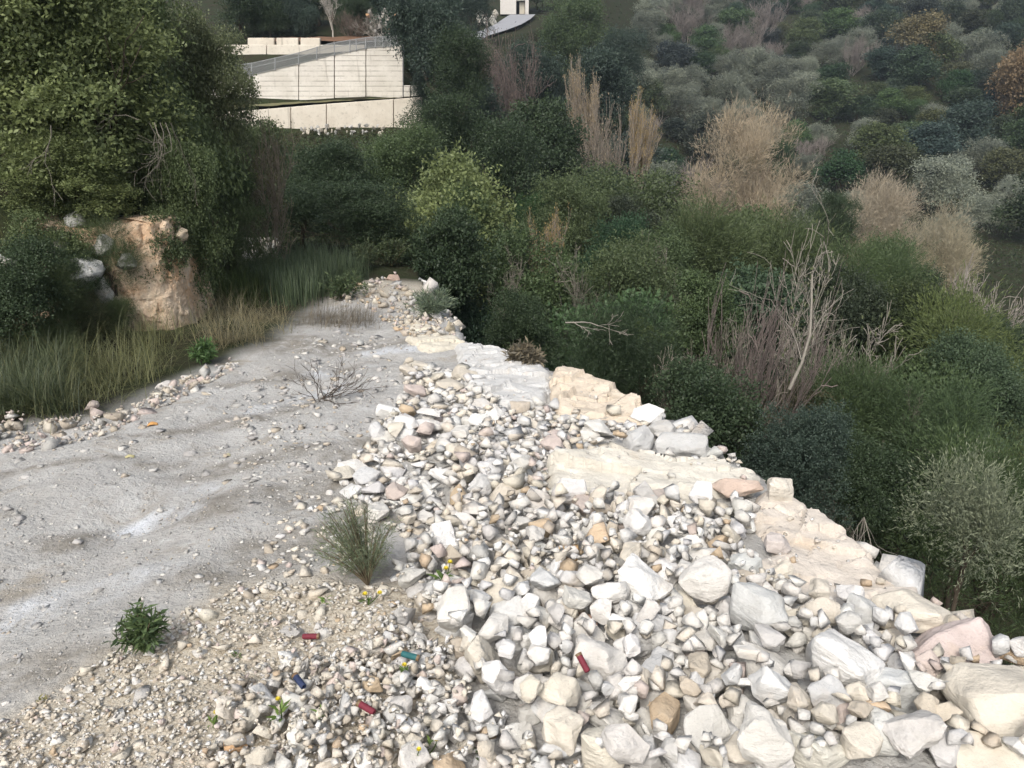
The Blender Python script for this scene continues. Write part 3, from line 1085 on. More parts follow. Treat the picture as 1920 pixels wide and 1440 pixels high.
def grow(T, p, d, length, rad, level, g, tips, spread=.6, up=.15, kids=4, wob=.25, k0=5, ratio=.62, minr=.0015):
    n = 4 if level > 0 else 3
    pts = [p]; dd = d
    for i in range(n):
        dd = unit(dd + wob * g.normal(size=3) * .5 + np.array([0, 0, up * .3]))
        pts.append(pts[-1] + dd * length / n)
    r = np.linspace(rad, max(minr, rad * .45), n + 1)
    T.add(pts, r, max(3, k0 - (0 if level > 2 else 2)))
    if level == 0:
        tips.append((pts[-1], dd))
        return
    for c in range(kids):
        i = 1 + int(g.integers(0, n)) if c else n
        q = pts[i]
        nd = unit(dd + spread * g.normal(size=3) + np.array([0, 0, up]))
        grow(T, q, nd, length * ratio * g.uniform(.75, 1.2), max(minr, r[i] * .68), level - 1, g, tips, spread, up, kids, wob, k0, ratio, minr)


def trunk_mesh(seed, stems=1, lean=.1):
    """limbs filling the envelope z 0..1, radius .5"""
    g = np.random.default_rng(seed)
    T = Tubes(); tips = []
    for s in range(stems):
        d = unit(np.array([g.normal() * lean, g.normal() * lean, 1.0]))
        p = np.array([g.normal() * .03, g.normal() * .03, -.06])
        grow(T, p, d, .42, .030 / math.sqrt(stems), 3, g, tips, .55, .25, 3, .3, 6, .62)
    return T.mesh('trunk', M_BARK)


def bare_mesh(seed, stems=3, level=4, kids=4, spread=.45, up=.25, length=.4, rad=.016, lean=.35, minr=.0016, ratio=.64):
    g = np.random.default_rng(seed)
    T = Tubes(); tips = []
    for s in range(stems):
        an = g.uniform(0, 6.28)
        d = unit(np.array([np.cos(an) * lean, np.sin(an) * lean, 1.0]))
        p = np.array([np.cos(an) * .02, np.sin(an) * .02, -.03])
        grow(T, p, d, length * g.uniform(.8, 1.15), rad, level, g, tips, spread, up, kids, .3, 5, ratio, minr)
    V = np.concatenate(T.V)
    top = np.percentile(V[:, 2], 99.5); rr = np.percentile(np.hypot(V[:, 0], V[:, 1]), 97)
    sc = np.array([.5 / rr, .5 / rr, 1 / top])
    T.V = [v * sc for v in T.V]
    tp = np.array([t[0] for t in tips]) * sc; td = np.array([t[1] for t in tips])
    return T.mesh('branches', M_BARK), tp, td


def tip_leaves(seed, tp, td, per, L, aspect=.6, jit=.03):
    g = np.random.default_rng(seed)
    P = np.repeat(tp, per, 0) + g.normal(size=(len(tp) * per, 3)) * jit
    D = unit(np.repeat(td, per, 0) + .8 * g.normal(size=P.shape))
    Nn = unit(g.normal(size=P.shape) + np.array([0, 0, .5]))
    Ls = L * g.uniform(.6, 1.3, len(P))
    V, F, va = leaves_at(P, D, Nn, Ls, Ls * aspect, g.random(len(P)))
    return mesh_np('crown', V, F, M_LEAF, False, attrs={'var': va})


CROWNS = {
    'near': [crown_mesh(10 + k, 66000, .017, .55, 60, 12, .085) for k in range(3)],
    'mid': [crown_mesh(30 + k, n_, l_, a_, b_, 12, sl_, droop=d_) for k, (n_, l_, a_, b_, sl_, d_) in enumerate([
        (40000, .018, .55, 34, .10, 0), (26000, .025, .50, 22, .13, .1), (52000, .014, .60, 48, .08, 0), (30000, .022, .42, 18, .16, .5), (22000, .029, .60, 28, .11, .2), (36000, .019, .5, 60, .12, -.3)])],
    'far': [crown_mesh(50 + k, 9000, .038, .6, 20, 8, .10) for k in range(5)],
    'fine': [crown_mesh(70 + k, 42000, .030, .13, 13, 14, .20, feather=True) for k in range(3)],
    'olive': [crown_mesh(90 + k, 10000, .034, .34, 22, 8, .09, shell=.35) for k in range(4)],
    'olivenear': [crown_mesh(97, 15000, .034, .22, 16, 14, .26, feather=True)],
    'twig': [crown_mesh(120 + k, 34000, .036, .07, 44, 9, .10, feather=True, droop=-.45, shell=.8) for k in range(3)],
}
TRUNKS = [trunk_mesh(5 + k, 1 + k % 3, .15) for k in range(4)]
BARE = {
    'wild': [bare_mesh(200 + k, 3, 4, 4, .55, .15, lean=.5) for k in range(2)],
    'fan': [bare_mesh(210 + k, 9, 3, 5, .38, .25, lean=.75, rad=.010, minr=.0022) for k in range(2)],
    'plume': [bare_mesh(220 + k, 9, 4, 4, .30, .42, lean=.62, rad=.013, minr=.0024, ratio=.66, length=.34) for k in range(2)],
}
PLUME_LEAF = [tip_leaves(230 + k, BARE['plume'][k][1], BARE['plume'][k][2], 5, .022, .45, .02) for k in range(2)]
FAN_LEAF = [tip_leaves(240 + k, BARE['fan'][k][1], BARE['fan'][k][2], 4, .020, .4, .02) for k in range(2)]
WILD_LEAF = [tip_leaves(250 + k, BARE['wild'][k][1], BARE['wild'][k][2], 1, .025, .5, .02) for k in range(2)]
BARK_DARK = (.075, .062, .048); BARK_GREY = (.30, .28, .25); BARK_PALE = (.42, .39, .35)
_cnt = [0]


TB = Tubes()
TB.add([(0, 0, -.05), (.02, 0, .35), (-.01, .02, .7), (0, 0, 1.05)], [.055, .045, .038, .03], 7)
STEM = TB.mesh('trunk', M_BARK)


def plant(name, cat, u, vtop, wpx, y, kind, color, label, group=None, base=None, bark=BARK_DARK, hmin=.4, leafcol=None, yaw=None, deep=1.0, tall=None, w=None):
    """a tree or shrub: its top is seen at (u, vtop), it is wpx wide in the photograph and stands at depth y"""
    _cnt[0] += 1
    k = _cnt[0]
    top = at(u, vtop, y)
    zb = h1(top.x, y) if base is None else base
    ht = max(hmin, top.z - zb)
    w = wpx * px_m(top) if w is None else w
    root = empty(name, (top.x, y, zb - .03), k * 2.399 if yaw is None else yaw)
    root.rotation_euler = (.10 * math.sin(k * 3.7), .10 * math.cos(k * 2.3), root.rotation_euler[2])
    deep = deep * (.8 + .4 * ((k * .618) % 1))
    if label:
        tag(root, label, cat, group)
    ratio = tall or {'plume': 3.2, 'fan': 2.2, 'wild': 1.7, 'fine': 1.15, 'twig': 1.45, 'near': 1.5, 'olivenear': 1.35}.get(kind, 1.08)
    hc = min(ht, ratio * w)
    S = (w, w * deep, hc)
    up = (0, 0, ht - hc)
    if kind in CROWNS:
        ms = CROWNS[kind]
        link('crown', ms[k % len(ms)], root, up, None, S, color)
        link('trunk', TRUNKS[k % len(TRUNKS)], root, up, None, (w, w * deep, hc * .92), bark)
    else:
        ms = BARE[kind]
        link('branches', ms[k % 2][0], root, up, None, S, bark)
        lf = {'plume': PLUME_LEAF, 'fan': FAN_LEAF, 'wild': WILD_LEAF}[kind]
        if leafcol is not None:
            link('dry_leaves' if leafcol[0] > leafcol[1] else 'crown', lf[k % 2], root, up, None, S, leafcol)
    if up[2] > .12:
        r = min(.5, w * .35)
        link('stem', STEM, root, None, None, (r * 2, r * 2, up[2] + hc * .12), bark)
    return root


G_DARK = (.048, .074, .042); G_MID = (.078, .115, .056); G_YEL = (.125, .160, .066); G_OLV = (.088, .118, .060)
G_SIL = (.275, .305, .265); G_BRN = (.088, .102, .058); G_BLU = (.052, .078, .066)
L_YEL = (.175, .215, .100); L_MID = (.120, .160, .080); L_OLV = (.140, .165, .098)
TANL = (.37, .305, .22); GREYB = (.33, .29, .25); PURP = (.17, .14, .135); OCHL = (.37, .285, .15)

TREES = [
    # left bank
    ('oak_tree', 'tree', 30, -170, 560, 7.9, 'near', L_YEL, 'big leafy evergreen tree at the left frame edge with bright yellow green leaves'),
    ('oak_tree', 'tree', 240, -140, 470, 9.2, 'near', L_MID, 'broad evergreen tree above the orange earth cut'),
    ('oak_tree', 'tree', 345, -20, 235, 10.2, 'near', L_OLV, 'evergreen tree on the left bank hiding the left end of the retaining wall'),
    ('evergreen_shrub', 'shrub', 105, 240, 290, 7.35, 'near', L_YEL, 'yellow green shrub overhanging the grey rocks of the left bank'),
    ('evergreen_shrub', 'shrub', 305, 245, 230, 8.1, 'near', L_MID, 'dark green shrub hanging over the top of the orange earth cut'),
    ('evergreen_shrub', 'shrub', -10, 430, 240, 6.0, 'mid', G_DARK, 'dark shrub at the left frame edge beside the tall grass'),
    ('evergreen_shrub', 'shrub', 135, 545, 110, 6.55, 'fine', G_BRN, 'brownish scrub below the large grey bank rock'),
    ('evergreen_shrub', 'shrub', 95, 430, 130, 6.9, 'fine', G_DARK, 'dark scrub left of the large grey bank rock'),
    ('evergreen_shrub', 'shrub', 250, 425, 90, 7.5, 'mid', G_OLV, 'small bush spilling over the lip of the orange earth cut'),
    ('evergreen_shrub', 'shrub', 275, 385, 150, 7.35, 'mid', G_OLV, 'bush hanging over the upper edge of the orange earth cut'),
    ('evergreen_shrub', 'shrub', 185, 415, 120, 7.0, 'fine', G_OLV, 'wispy bush covering the left part of the orange earth cut'),
    ('evergreen_shrub', 'shrub', 120, 450, 110, 6.75, 'mid', G_DARK, 'dark bush between the bank rocks and the frame edge'),
    ('evergreen_shrub', 'shrub', 70, 385, 170, 6.95, 'mid', L_MID, 'leafy bush covering the bank between the frame edge tree and the grey rocks'),
    ('evergreen_shrub', 'shrub', 165, 405, 100, 7.3, 'mid', G_OLV, 'bush growing over the top of the grey bank rocks'),
    ('evergreen_shrub', 'shrub', 205, 590, 90, 6.75, 'fine', G_OLV, 'low green scrub at the left foot of the orange earth cut'),
    ('evergreen_shrub', 'shrub', 55, 600, 130, 6.0, 'fine', G_OLV, 'feathery scrub rising from the tall grass at the left'),
    ('evergreen_shrub', 'shrub', 425, 215, 150, 13.0, 'mid', G_OLV, 'olive green shrub behind the twiggy shrub of the left bank'),
    ('evergreen_shrub', 'shrub', 410, 270, 170, 10.3, 'mid', G_MID, 'mid green shrub right of the broad bank tree'),
    ('evergreen_shrub', 'shrub', 60, 500, 150, 6.3, 'fine', G_OLV, 'low scrubby bush left of the grey bank rocks'),
    ('broom_shrub', 'shrub', 415, 380, 150, 9.6, 'fine', G_OLV, 'fine leaved olive green broom right of the orange earth cut'),
    ('leafless_shrub', 'shrub', 470, 245, 170, 10.8, 'fan', None, 'grey brown twiggy shrub at the right end of the left bank'),
    ('evergreen_shrub', 'shrub', 485, 222, 140, 19.0, 'mid', G_OLV, 'olive green shrub just below the left end of the lower wall'),
    # dark thicket beyond the track
    ('evergreen_shrub', 'shrub', 610, 262, 250, 17, 'mid', G_DARK, 'dark green bush below the middle of the lower concrete wall'),
    ('evergreen_shrub', 'shrub', 725, 212, 200, 19, 'mid', G_MID, 'rounded bush reaching up against the lower concrete wall'),
    ('ivy_clad_shrub', 'shrub', 845, 280, 300, 15.5, 'mid', L_YEL, 'bright ivy green bush at the centre of the dark thicket'),
    ('evergreen_shrub', 'shrub', 690, 325, 270, 12.9, 'mid', G_DARK, 'very dark bush behind the end of the track'),
    ('evergreen_shrub', 'shrub', 545, 330, 190, 13.6, 'mid', G_DARK, 'dark bush behind the white stone heap'),
    ('evergreen_shrub', 'shrub', 830, 392, 220, 11.9, 'mid', G_DARK, 'dark shrub right behind the far rubble heap'),
    ('evergreen_shrub', 'shrub', 900, 340, 170, 15.0, 'mid', G_MID, 'rounded shrub touching the right side of the ivy green bush'),
    ('evergreen_shrub', 'shrub', 450, 345, 150, 13.2, 'fine', G_DARK, 'shadowed shrub behind the twiggy grey shrub'),
    # beyond, beside the walls
    ('evergreen_tree', 'tree', 825, -60, 190, 35, 'mid', G_BLU, 'tall dark evergreen tree against the right end of the retaining wall'),
    ('evergreen_tree', 'tree', 850, 165, 190, 26, 'mid', G_DARK, 'dense dark bush at the right end of the lower wall'),
    ('evergreen_tree', 'tree', 965, 200, 210, 25, 'mid', G_DARK, 'dense dark tree right of the lower wall bush'),
    ('evergreen_tree', 'tree', 1060, 180, 160, 30, 'mid', G_DARK, 'dark green tree left of the slim ochre topped poplar'),
    ('leafless_tree', 'tree', 955, 62, 150, 46, 'fan', None, 'purplish brown leafless tree below the road'),
    ('evergreen_tree', 'tree', 1030, 60, 170, 52, 'mid', G_BLU, 'blue green tree right of the leafless tree below the road'),
    ('evergreen_tree', 'tree', 900, 120, 130, 38, 'mid', G_BLU, 'dark bluish tree between the tall evergreen and the leafless tree'),
    ('evergreen_tree', 'tree', 1090, -30, 190, 74, 'mid', G_MID, 'green tree right of the road at the top edge'),
    ('evergreen_tree', 'tree', 1175, 40, 130, 66, 'mid', G_BLU, 'dark conical tree where the road slope meets the olive grove'),
    ('evergreen_tree', 'tree', 1130, 90, 130, 56, 'mid', G_BLU, 'blue green tree behind the slim ochre topped poplar'),
    ('poplar_tree', 'tree', 1128, 128, 66, 40, 'plume', None, 'slim leafless poplar with ochre top'),
    ('leafless_tree', 'tree', 1150, 205, 150, 38, 'fan', None, 'grey brown leafless thicket tree below the slim poplar'),
    ('poplar_tree', 'tree', 1192, 188, 64, 39, 'plume', None, 'small ochre leaved tree right of the slim poplar'),
    # centre of the ravine
    ('evergreen_shrub', 'shrub', 1050, 318, 260, 20, 'mid', G_OLV, 'olive bush left of the centre of the ravine'),
    ('evergreen_shrub', 'shrub', 1195, 288, 250, 22, 'mid', G_OLV, 'olive green bush left of the large tan plane tree'),
    ('evergreen_shrub', 'shrub', 1395, 395, 230, 24, 'mid', G_OLV, 'olive green bush hiding the foot of the large tan plane tree'),
    ('evergreen_shrub', 'shrub', 1670, 445, 190, 22, 'mid', G_MID, 'green bush hiding the foot of the tan leafless tree'),
    ('evergreen_shrub', 'shrub', 1290, 370, 250, 17, 'fine', G_OLV, 'soft olive bush in front of the large tan plane tree'),
    ('evergreen_shrub', 'shrub', 970, 415, 250, 13.2, 'mid', G_MID, 'mid green bush above the far bend of the ravine edge'),
    ('ochre_shrub', 'shrub', 1030, 402, 66, 15.5, 'plume', None, 'small shrub with dry ochre leaves in the middle of the thicket'),
    ('evergreen_shrub', 'shrub', 1140, 430, 260, 12.5, 'mid', G_OLV, 'olive green bush in the middle of the ravine'),
    ('evergreen_shrub', 'shrub', 1250, 505, 170, 10.6, 'mid', G_MID, 'fresh green bush left of the purplish fan shrub'),
    ('weeping_shrub', 'shrub', 1100, 545, 230, 9.6, 'fine', G_DARK, 'dark weeping shrub under a pale bare branch'),
    ('evergreen_shrub', 'shrub', 950, 520, 160, 10.5, 'mid', G_DARK, 'dark shrub behind the dry grass on the ravine edge'),
    ('evergreen_shrub', 'shrub', 1270, 640, 240, 8.2, 'mid', G_DARK, 'shadowed shrub deep in the ravine beyond the orange slab'),
    ('evergreen_shrub', 'shrub', 1440, 720, 260, 7.4, 'mid', G_BLU, 'shadowed bluish shrub deep in the ravine beyond the cream ledge'),
    ('leafless_shrub', 'shrub', 1375, 520, 250, 9.4, 'fan', None, 'purplish grey leafless shrub fanning upward from the ravine'),
    # right half of the ravine
    ('plane_tree', 'tree', 1388, 188, 235, 33, 'twig', (.40, .34, .275), 'large tan leafless plane tree standing out above the ravine'),
    ('plane_tree', 'tree', 1640, 318, 230, 31, 'twig', (.38, .335, .285), 'tan leafless tree right of the dark round bush'),
    ('plane_tree', 'tree', 1765, 388, 220, 27, 'twig', (.37, .335, .265), 'pale tan bush with ochre tip at the right'),
    ('leafless_tree', 'tree', 1850, 505, 170, 22, 'fan', None, 'grey leafless tree at the right frame edge'),
    ('evergreen_shrub', 'shrub', 1572, 355, 125, 25, 'mid', G_DARK, 'dark round bush between the two tan plane trees'),
    ('tamarisk_shrub', 'shrub', 1480, 405, 270, 17, 'fine', G_OLV, 'feathery grey green shrub below the large tan plane tree'),
    ('tamarisk_shrub', 'shrub', 1610, 450, 210, 16, 'fine', G_MID, 'feathery green shrub below the tan leafless tree'),
    ('evergreen_shrub', 'shrub', 1745, 492, 150, 18, 'mid', G_DARK, 'dark green bush left of the grey leafless tree'),
    ('evergreen_shrub', 'shrub', 1690, 545, 190, 14, 'mid', G_MID, 'green bush behind the whitish bare tree'),
    ('bare_tree', 'tree', 1560, 470, 290, 10.8, 'wild', None, 'bare tree with whitish branches leaning over the ravine'),
    ('evergreen_shrub', 'shrub', 1780, 575, 340, 12.0, 'fine', G_YEL, 'large bright green bush at the right'),
    ('evergreen_shrub', 'shrub', 1660, 680, 260, 10.2, 'mid', G_OLV, 'green bush below the whitish bare tree'),
    ('evergreen_shrub', 'shrub', 1840, 690, 260, 9.4, 'mid', G_MID, 'dense green bush at the right frame edge above the olive sapling'),
    ('evergreen_shrub', 'shrub', 1900, 600, 170, 14, 'mid', G_DARK, 'dark bush at the right frame edge behind the large bright bush'),
    ('evergreen_shrub', 'shrub', 1560, 800, 230, 7.4, 'mid', G_DARK, 'dark shrub in the shade of the ravine below the bare tree'),
    ('evergreen_shrub', 'shrub', 1720, 840, 230, 7.9, 'mid', G_DARK, 'dark leafy shrub left of the olive sapling'),
    ('leafless_shrub', 'shrub', 1500, 740, 220, 7.9, 'wild', None, 'tangle of grey dead twigs in the shaded ravine'),
    ('leafless_shrub', 'shrub', 1310, 690, 150, 8.0, 'wild', None, 'few pale bare stems rising behind the orange slab'),
    ('olive_sapling', 'sapling', 1892, 915, 215, 4.9, 'olivenear', (.21, .24, .18), 'grey green olive sapling at the right frame edge'),
]
LEAFCOL = {'grey brown brush': None, 'slim leafless poplar with ochre top': (TANL, GREYB), 'small ochre leaved tree right of the slim poplar': (OCHL, GREYB),
           'small shrub with dry ochre leaves in the middle of the thicket': (OCHL, GREYB),
           'large tan leafless plane tree standing out above the ravine': ((.40, .31, .215), (.36, .30, .245)),
           'tan leafless tree right of the dark round bush': ((.37, .30, .23), (.35, .295, .25)),
           'pale tan bush with ochre tip at the right': ((.38, .31, .21), (.35, .31, .25)),
           'grey leafless tree at the right frame edge': (None, (.36, .33, .31)),
           'purplish brown leafless tree below the road': ((.15, .125, .115), PURP),
           'grey brown leafless thicket tree below the slim poplar': ((.25, .21, .17), (.25, .22, .19)),
           'purplish grey leafless shrub fanning upward from the ravine': (None, (.20, .17, .16)),
           'bare tree with whitish branches leaning over the ravine': ((.09, .11, .06), (.30, .28, .25)),
           'tangle of grey dead twigs in the shaded ravine': (None, (.24, .22, .19)),
           'few pale bare stems rising behind the orange slab': (None, (.33, .30, .26)),
           'grey brown twiggy shrub at the right end of the left bank': ((.13, .135, .075), (.23, .20, .165))}
for (nm, cat, u, vt, w, y, kind, c, lab) in TREES:
    lc = LEAFCOL.get(lab)
    plant(nm, cat, u, vt, w, y, kind, c, lab, bark=(lc[1] if lc else BARK_DARK), leafcol=(lc[0] if lc else None))

# the slope on the far side of the valley, and the shrubs filling the ravine
LANDMARKS = [('the big plane tree', 1390, 290), ('the slim poplar', 1128, 180), ('the tan leafless tree', 1640, 400),
             ('the ochre tipped bush', 1765, 450), ('the russet tree', 1905, 130), ('the house', 955, 20),
             ('the whitish bare tree', 1560, 580), ('the bright green bush', 1780, 690), ('the purplish fan shrub', 1375, 620),
             ('the grey leafless tree', 1850, 560), ('the ivy green bush', 845, 360), ('the orange slab', 1140, 750), ('the olive sapling', 1865, 1010),
             ('the purplish tree', 955, 110)]
FILL = []


def filler(name, cat, u, v, y, kind, color, desc, w, group, hmin=.5, **kw):
    o = plant(name, cat, u, v, 0, y, kind, color, None, w=w, hmin=hmin, **kw)
    FILL.append((o, u, v, desc, cat, group))


def label_fill():
    by = {}
    for (o, u, v, desc, cat, grp) in FILL:
        lm = min(LANDMARKS, key=lambda l: (l[1] - u) ** 2 + (l[2] - v) ** 2)
        dx, dy = u - lm[1], v - lm[2]
        d = math.hypot(dx, dy)
        far = 'close ' if d < 110 else ('' if d < 260 else 'far ')
        ang = math.degrees(math.atan2(-dy, dx)) % 360
        rel = ['right of', 'above and right of', 'above', 'above and left of', 'left of', 'below and left of', 'below', 'below and right of'][int((ang + 22.5) // 45) % 8]
        by.setdefault((desc, far + rel + ' ' + lm[0]), []).append((u, o, cat, grp))
    ORD = ['leftmost', 'second', 'third', 'fourth', 'fifth', 'sixth', 'seventh', 'eighth', 'ninth', 'tenth', 'eleventh', 'twelfth']
    NUM = ['', 'one', 'two', 'three', 'four', 'five', 'six', 'seven', 'eight', 'nine', 'ten', 'eleven', 'twelve']
    for (desc, where), L in by.items():
        L.sort(key=lambda q: q[0])
        n = len(L)
        for i, (u, o, cat, grp) in enumerate(L):
            if n == 1:
                lab = desc + ' ' + where
            elif i == n - 1:
                lab = 'rightmost %s %s' % (desc, where)
            elif i == 0:
                lab = 'leftmost %s %s' % (desc, where)
            else:
                lab = '%s from left %s %s' % (ORD[min(i, 11)], desc, where)
            tag(o, lab, cat, grp)


fr = random.Random(77)
spots = []
tries = 0
while len(spots) < 250 and tries < 6000:
    tries += 1
    v = fr.uniform(-60, 470)
    u = fr.uniform(1150, 2000) if v < 400 else fr.uniform(1480, 2000)
    if u < 1235 - .3 * v:
        continue
    ya = float(np.interp(v, [-60, 0, 100, 200, 300, 400, 470], [190, 158, 116, 90, 66, 46, 36]))
    wm = fr.uniform(2.8, 5.8) * (1 + ya / 400)
    w = wm * FPX / (ya * 1.03)
    if any((u - a) ** 2 + ((v - b) * 1.9) ** 2 < (.29 * (w + c)) ** 2 for a, b, c in spots):
        continue
    g_ = gnd(u, v)
    y = g_.y
    spots.append((u, v, w))
    r = fr.random()
    dark_zone = (u > 1400 and v < 110) or (u > 1560 and 140 < v < 360)
    bare_zone = 1240 < u < 1520 and v < 130
    if bare_zone and r < .25:
        kind, colr, desc = 'fan', None, 'bare greyish purple tree'
    elif r < (.20 if dark_zone else .52):
        k_ = fr.uniform(.6, 1.0)
        kind, colr, desc = 'olive', tuple(x * k_ for x in G_SIL), 'silvery olive tree' if k_ > .8 else 'dull olive tree'
    elif r < .97:
        c0, nm = fr.choice([(G_DARK, 'dark evergreen tree'), (G_DARK, 'dark evergreen tree'), (G_MID, 'mid green tree'), (G_OLV, 'olive brown tree'), (G_BLU, 'bluish dark tree')])
        kind, colr, desc = 'far', tuple(x * fr.uniform(.85, 1.2) for x in c0), nm
    else:
        kind, colr, desc = 'fan', None, 'bare grey tree'
    filler({'olive': 'olive_tree', 'far': 'evergreen_tree', 'fan': 'leafless_tree'}[kind], 'tree', u, v, y, kind, colr, desc, wm,
           'trees on the slope across the valley', hmin=wm * fr.uniform(.62, .85), bark=(.24, .215, .205) if kind == 'fan' else BARK_DARK)
# shrubs crowding the ravine
RAV = [(880, 560), (930, 430), (900, 300), (1000, 260), (1200, 300), (1300, 400), (1500, 440), (1700, 480), (1930, 560), (1930, 880), (1760, 860), (1620, 840), (1500, 800), (1330, 660), (1120, 570), (980, 560)]
RDEP = ([260, 300, 350, 400, 450, 550, 650, 750, 850, 1000], [30, 26, 21, 17, 14.5, 11.5, 9.2, 7.9, 7.0, 6.2])
rs = []
tries = 0
while len(rs) < 66 and tries < 4000:
    tries += 1
    u, v = fr.uniform(880, 1930), fr.uniform(260, 980)
    if not pip(RAV, np.array(u), np.array(v)):
        continue
    y = float(np.interp(v, *RDEP)) * fr.uniform(.95, 1.08)
    wm = fr.uniform(1.3, 2.5) * (1 + y / 30)
    wp = wm * FPX / (y * 1.05)
    if any((u - a) ** 2 + ((v - b) * 1.3) ** 2 < (.30 * (wp + c)) ** 2 for a, b, c in rs):
        continue
    rs.append((u, v, wp))
    c0, nm, kind = fr.choice([(G_DARK, 'dark green shrub', 'mid'), (G_DARK, 'dark green shrub', 'mid'), (G_OLV, 'olive green shrub', 'mid'), (G_MID, 'mid green shrub', 'mid'),
                              (G_MID, 'mid green shrub', 'mid'), (G_OLV, 'wispy olive shrub', 'fine'), (G_DARK, 'dark green shrub', 'mid')])
    if c0 is None:
        filler('leafless_shrub', 'shrub', u, v, y, kind, None, nm, wm, 'shrubs crowding the ravine', bark=(.27, .25, .22))
    else:
        filler('evergreen_shrub', 'shrub', u, v, y, kind, tuple(x * fr.uniform(.75, 1.15) for x in c0), nm, wm, 'shrubs crowding the ravine')
for (u, v, y, wm) in [(1180, 470, 11.5, 1.5), (1330, 460, 12.5, 1.6), (1640, 620, 10.0, 1.5), (1720, 760, 8.6, 1.2), (1000, 470, 12.0, 1.2), (1450, 600, 9.0, 1.3), (1560, 880, 7.0, .9)]:
    filler('leafless_shrub', 'shrub', u, v, y, 'wild', None, 'thin leafless grey shrub', wm, 'shrubs crowding the ravine', bark=(.21, .195, .17))
label_fill()
plant('oak_tree', 'tree', 1915, 88, 130, gnd(1915, 235).y, 'far', (.23, .17, .11), 'russet brown tree at the right frame edge across the valley')
plant('oak_tree', 'tree', 1735, 25, 110, 105, 'far', (.17, .15, .09), 'tree with a brownish crown high on the slope across the valley')

# trees on the hillside above the retaining walls
HILL = [(520, -40, 170, 47, 'mid', G_BLU, 'dark evergreen bush above the left end of the walls'),
        (590, -70, 150, 50, 'mid', G_DARK, 'dark evergreen behind the dead grey tree above the walls'),
        (665, -60, 150, 49, 'mid', G_DARK, 'dark evergreen right of the dead grey tree above the walls'),
        (745, -60, 140, 47, 'mid', G_BLU, 'dark evergreen above the grey root heap'),
        (460, -60, 150, 44, 'mid', G_DARK, 'dark evergreen left of the walls behind the bank tree'),
        (500, 10, 90, 43.6, 'mid', G_DARK, 'low dark shrub on the red earth above the parapet'),
        (560, -5, 90, 44.5, 'mid', G_BLU, 'low bluish shrub left of the dead grey tree'),
        (660, -10, 90, 45.0, 'mid', G_DARK, 'low dark shrub behind the brown brush above the wall'),
        (740, 10, 80, 44.0, 'mid', G_DARK, 'low dark shrub right of the grey root heap'),
        (780, 40, 90, 41, 'mid', G_DARK, 'dark shrub touching the right end of the tall wall'),
        (855, 50, 150, 33.5, 'mid', G_DARK, 'dense dark evergreen in front of the tall evergreen by the wall'),
        (915, 85, 140, 50, 'mid', G_BLU, 'dark tree hiding the slope below the road'),
        (985, 75, 110, 58, 'mid', G_DARK, 'dark tree below the bend of the road'),
        (800, 110, 90, 37, 'mid', G_BLU, 'dark shrub behind the short concrete pier'),
        (885, -60, 120, 66, 'mid', G_BLU, 'dark evergreen left of the house'),
        (1015, -80, 90, 100, 'far', G_MID, 'dark tree immediately right of the house')]
for (u, vt, w, y, kind, c, lab) in HILL:
    plant('evergreen_tree', 'tree', u, vt, w, y, kind, c, lab)
plant('dead_tree', 'tree', 617, -35, 46, 43.2, 'wild', None, 'dead whitish grey tree standing above the retaining wall', bark=(.45, .43, .40))
plant('dead_shrub', 'shrub', 712, 18, 110, 42.6, 'wild', None, 'heap of grey dead branches above the right end of the wall', bark=(.36, .34, .31))
plant('dead_shrub', 'shrub', 660, 20, 80, 43.5, 'fan', None, 'brown leafless brush left of the heap of grey dead branches', bark=(.17, .14, .12))

# ------------------------------------------------------------------ low growth that nobody could count
def undergrowth():
    g = np.random.default_rng(404)
    n = 90000
    y = 3.2 + 150 * g.random(n) ** 2.6
    e = np.interp(y, *EDGE)
    x = e + .75 + (g.random(n) ** .8) * (8 + y * .95)
    z = h(x, y)
    s = .05 + .0022 * y
    P = np.stack([x, y, z + g.random(n) * (.25 + .012 * y)], -1)
    D = unit(g.normal(size=(n, 3)) + np.array([0, 0, .8]))
    V, F, va = leaves_at(P, D, unit(g.normal(size=(n, 3)) + np.array([0, 0, .6])), s * g.uniform(.7, 1.4, n), s * .5, g.random(n))
    o = link('undergrowth', mesh_np('undergrowth', V, F, M_LEAF, attrs={'var': va}), None, None, None, None, (.040, .058, .030))
    struct(o, 'stuff')
    o['label'] = 'low dark undergrowth covering the ravine floor and far slope'
    # floor of the thicket and the bank on the left
    n = 60000
    y = g.uniform(5.6, 45, n)
    x = np.where(y > 12.5, g.uniform(-15, 2, n), -3.6 - 4 * g.random(n))
    ok = (y > 12.2) & (x < np.interp(y, *EDGE) + 1) | ((y <= 12.2) & (x < np.interp(y, *BANK) - .25))
    ok &= ~((y > 36.2) & (x > -13.5) & (x < -3.5))
    x, y = x[ok], y[ok]
    n = len(x)
    P = np.stack([x, y, h(x, y) + g.random(n) * .45], -1)
    s = .045 + .002 * y
    V, F, va = leaves_at(P, unit(g.normal(size=(n, 3)) + np.array([0, 0, .8])), unit(g.normal(size=(n, 3))), s * g.uniform(.7, 1.4, n), s * .45, g.random(n))
    o = link('undergrowth', mesh_np('undergrowth', V, F, M_LEAF, attrs={'var': va}), None, None, None, None, (.050, .070, .032))
    struct(o, 'stuff')
    o['label'] = 'low leafy undergrowth on the left bank and under the thicket'


undergrowth()


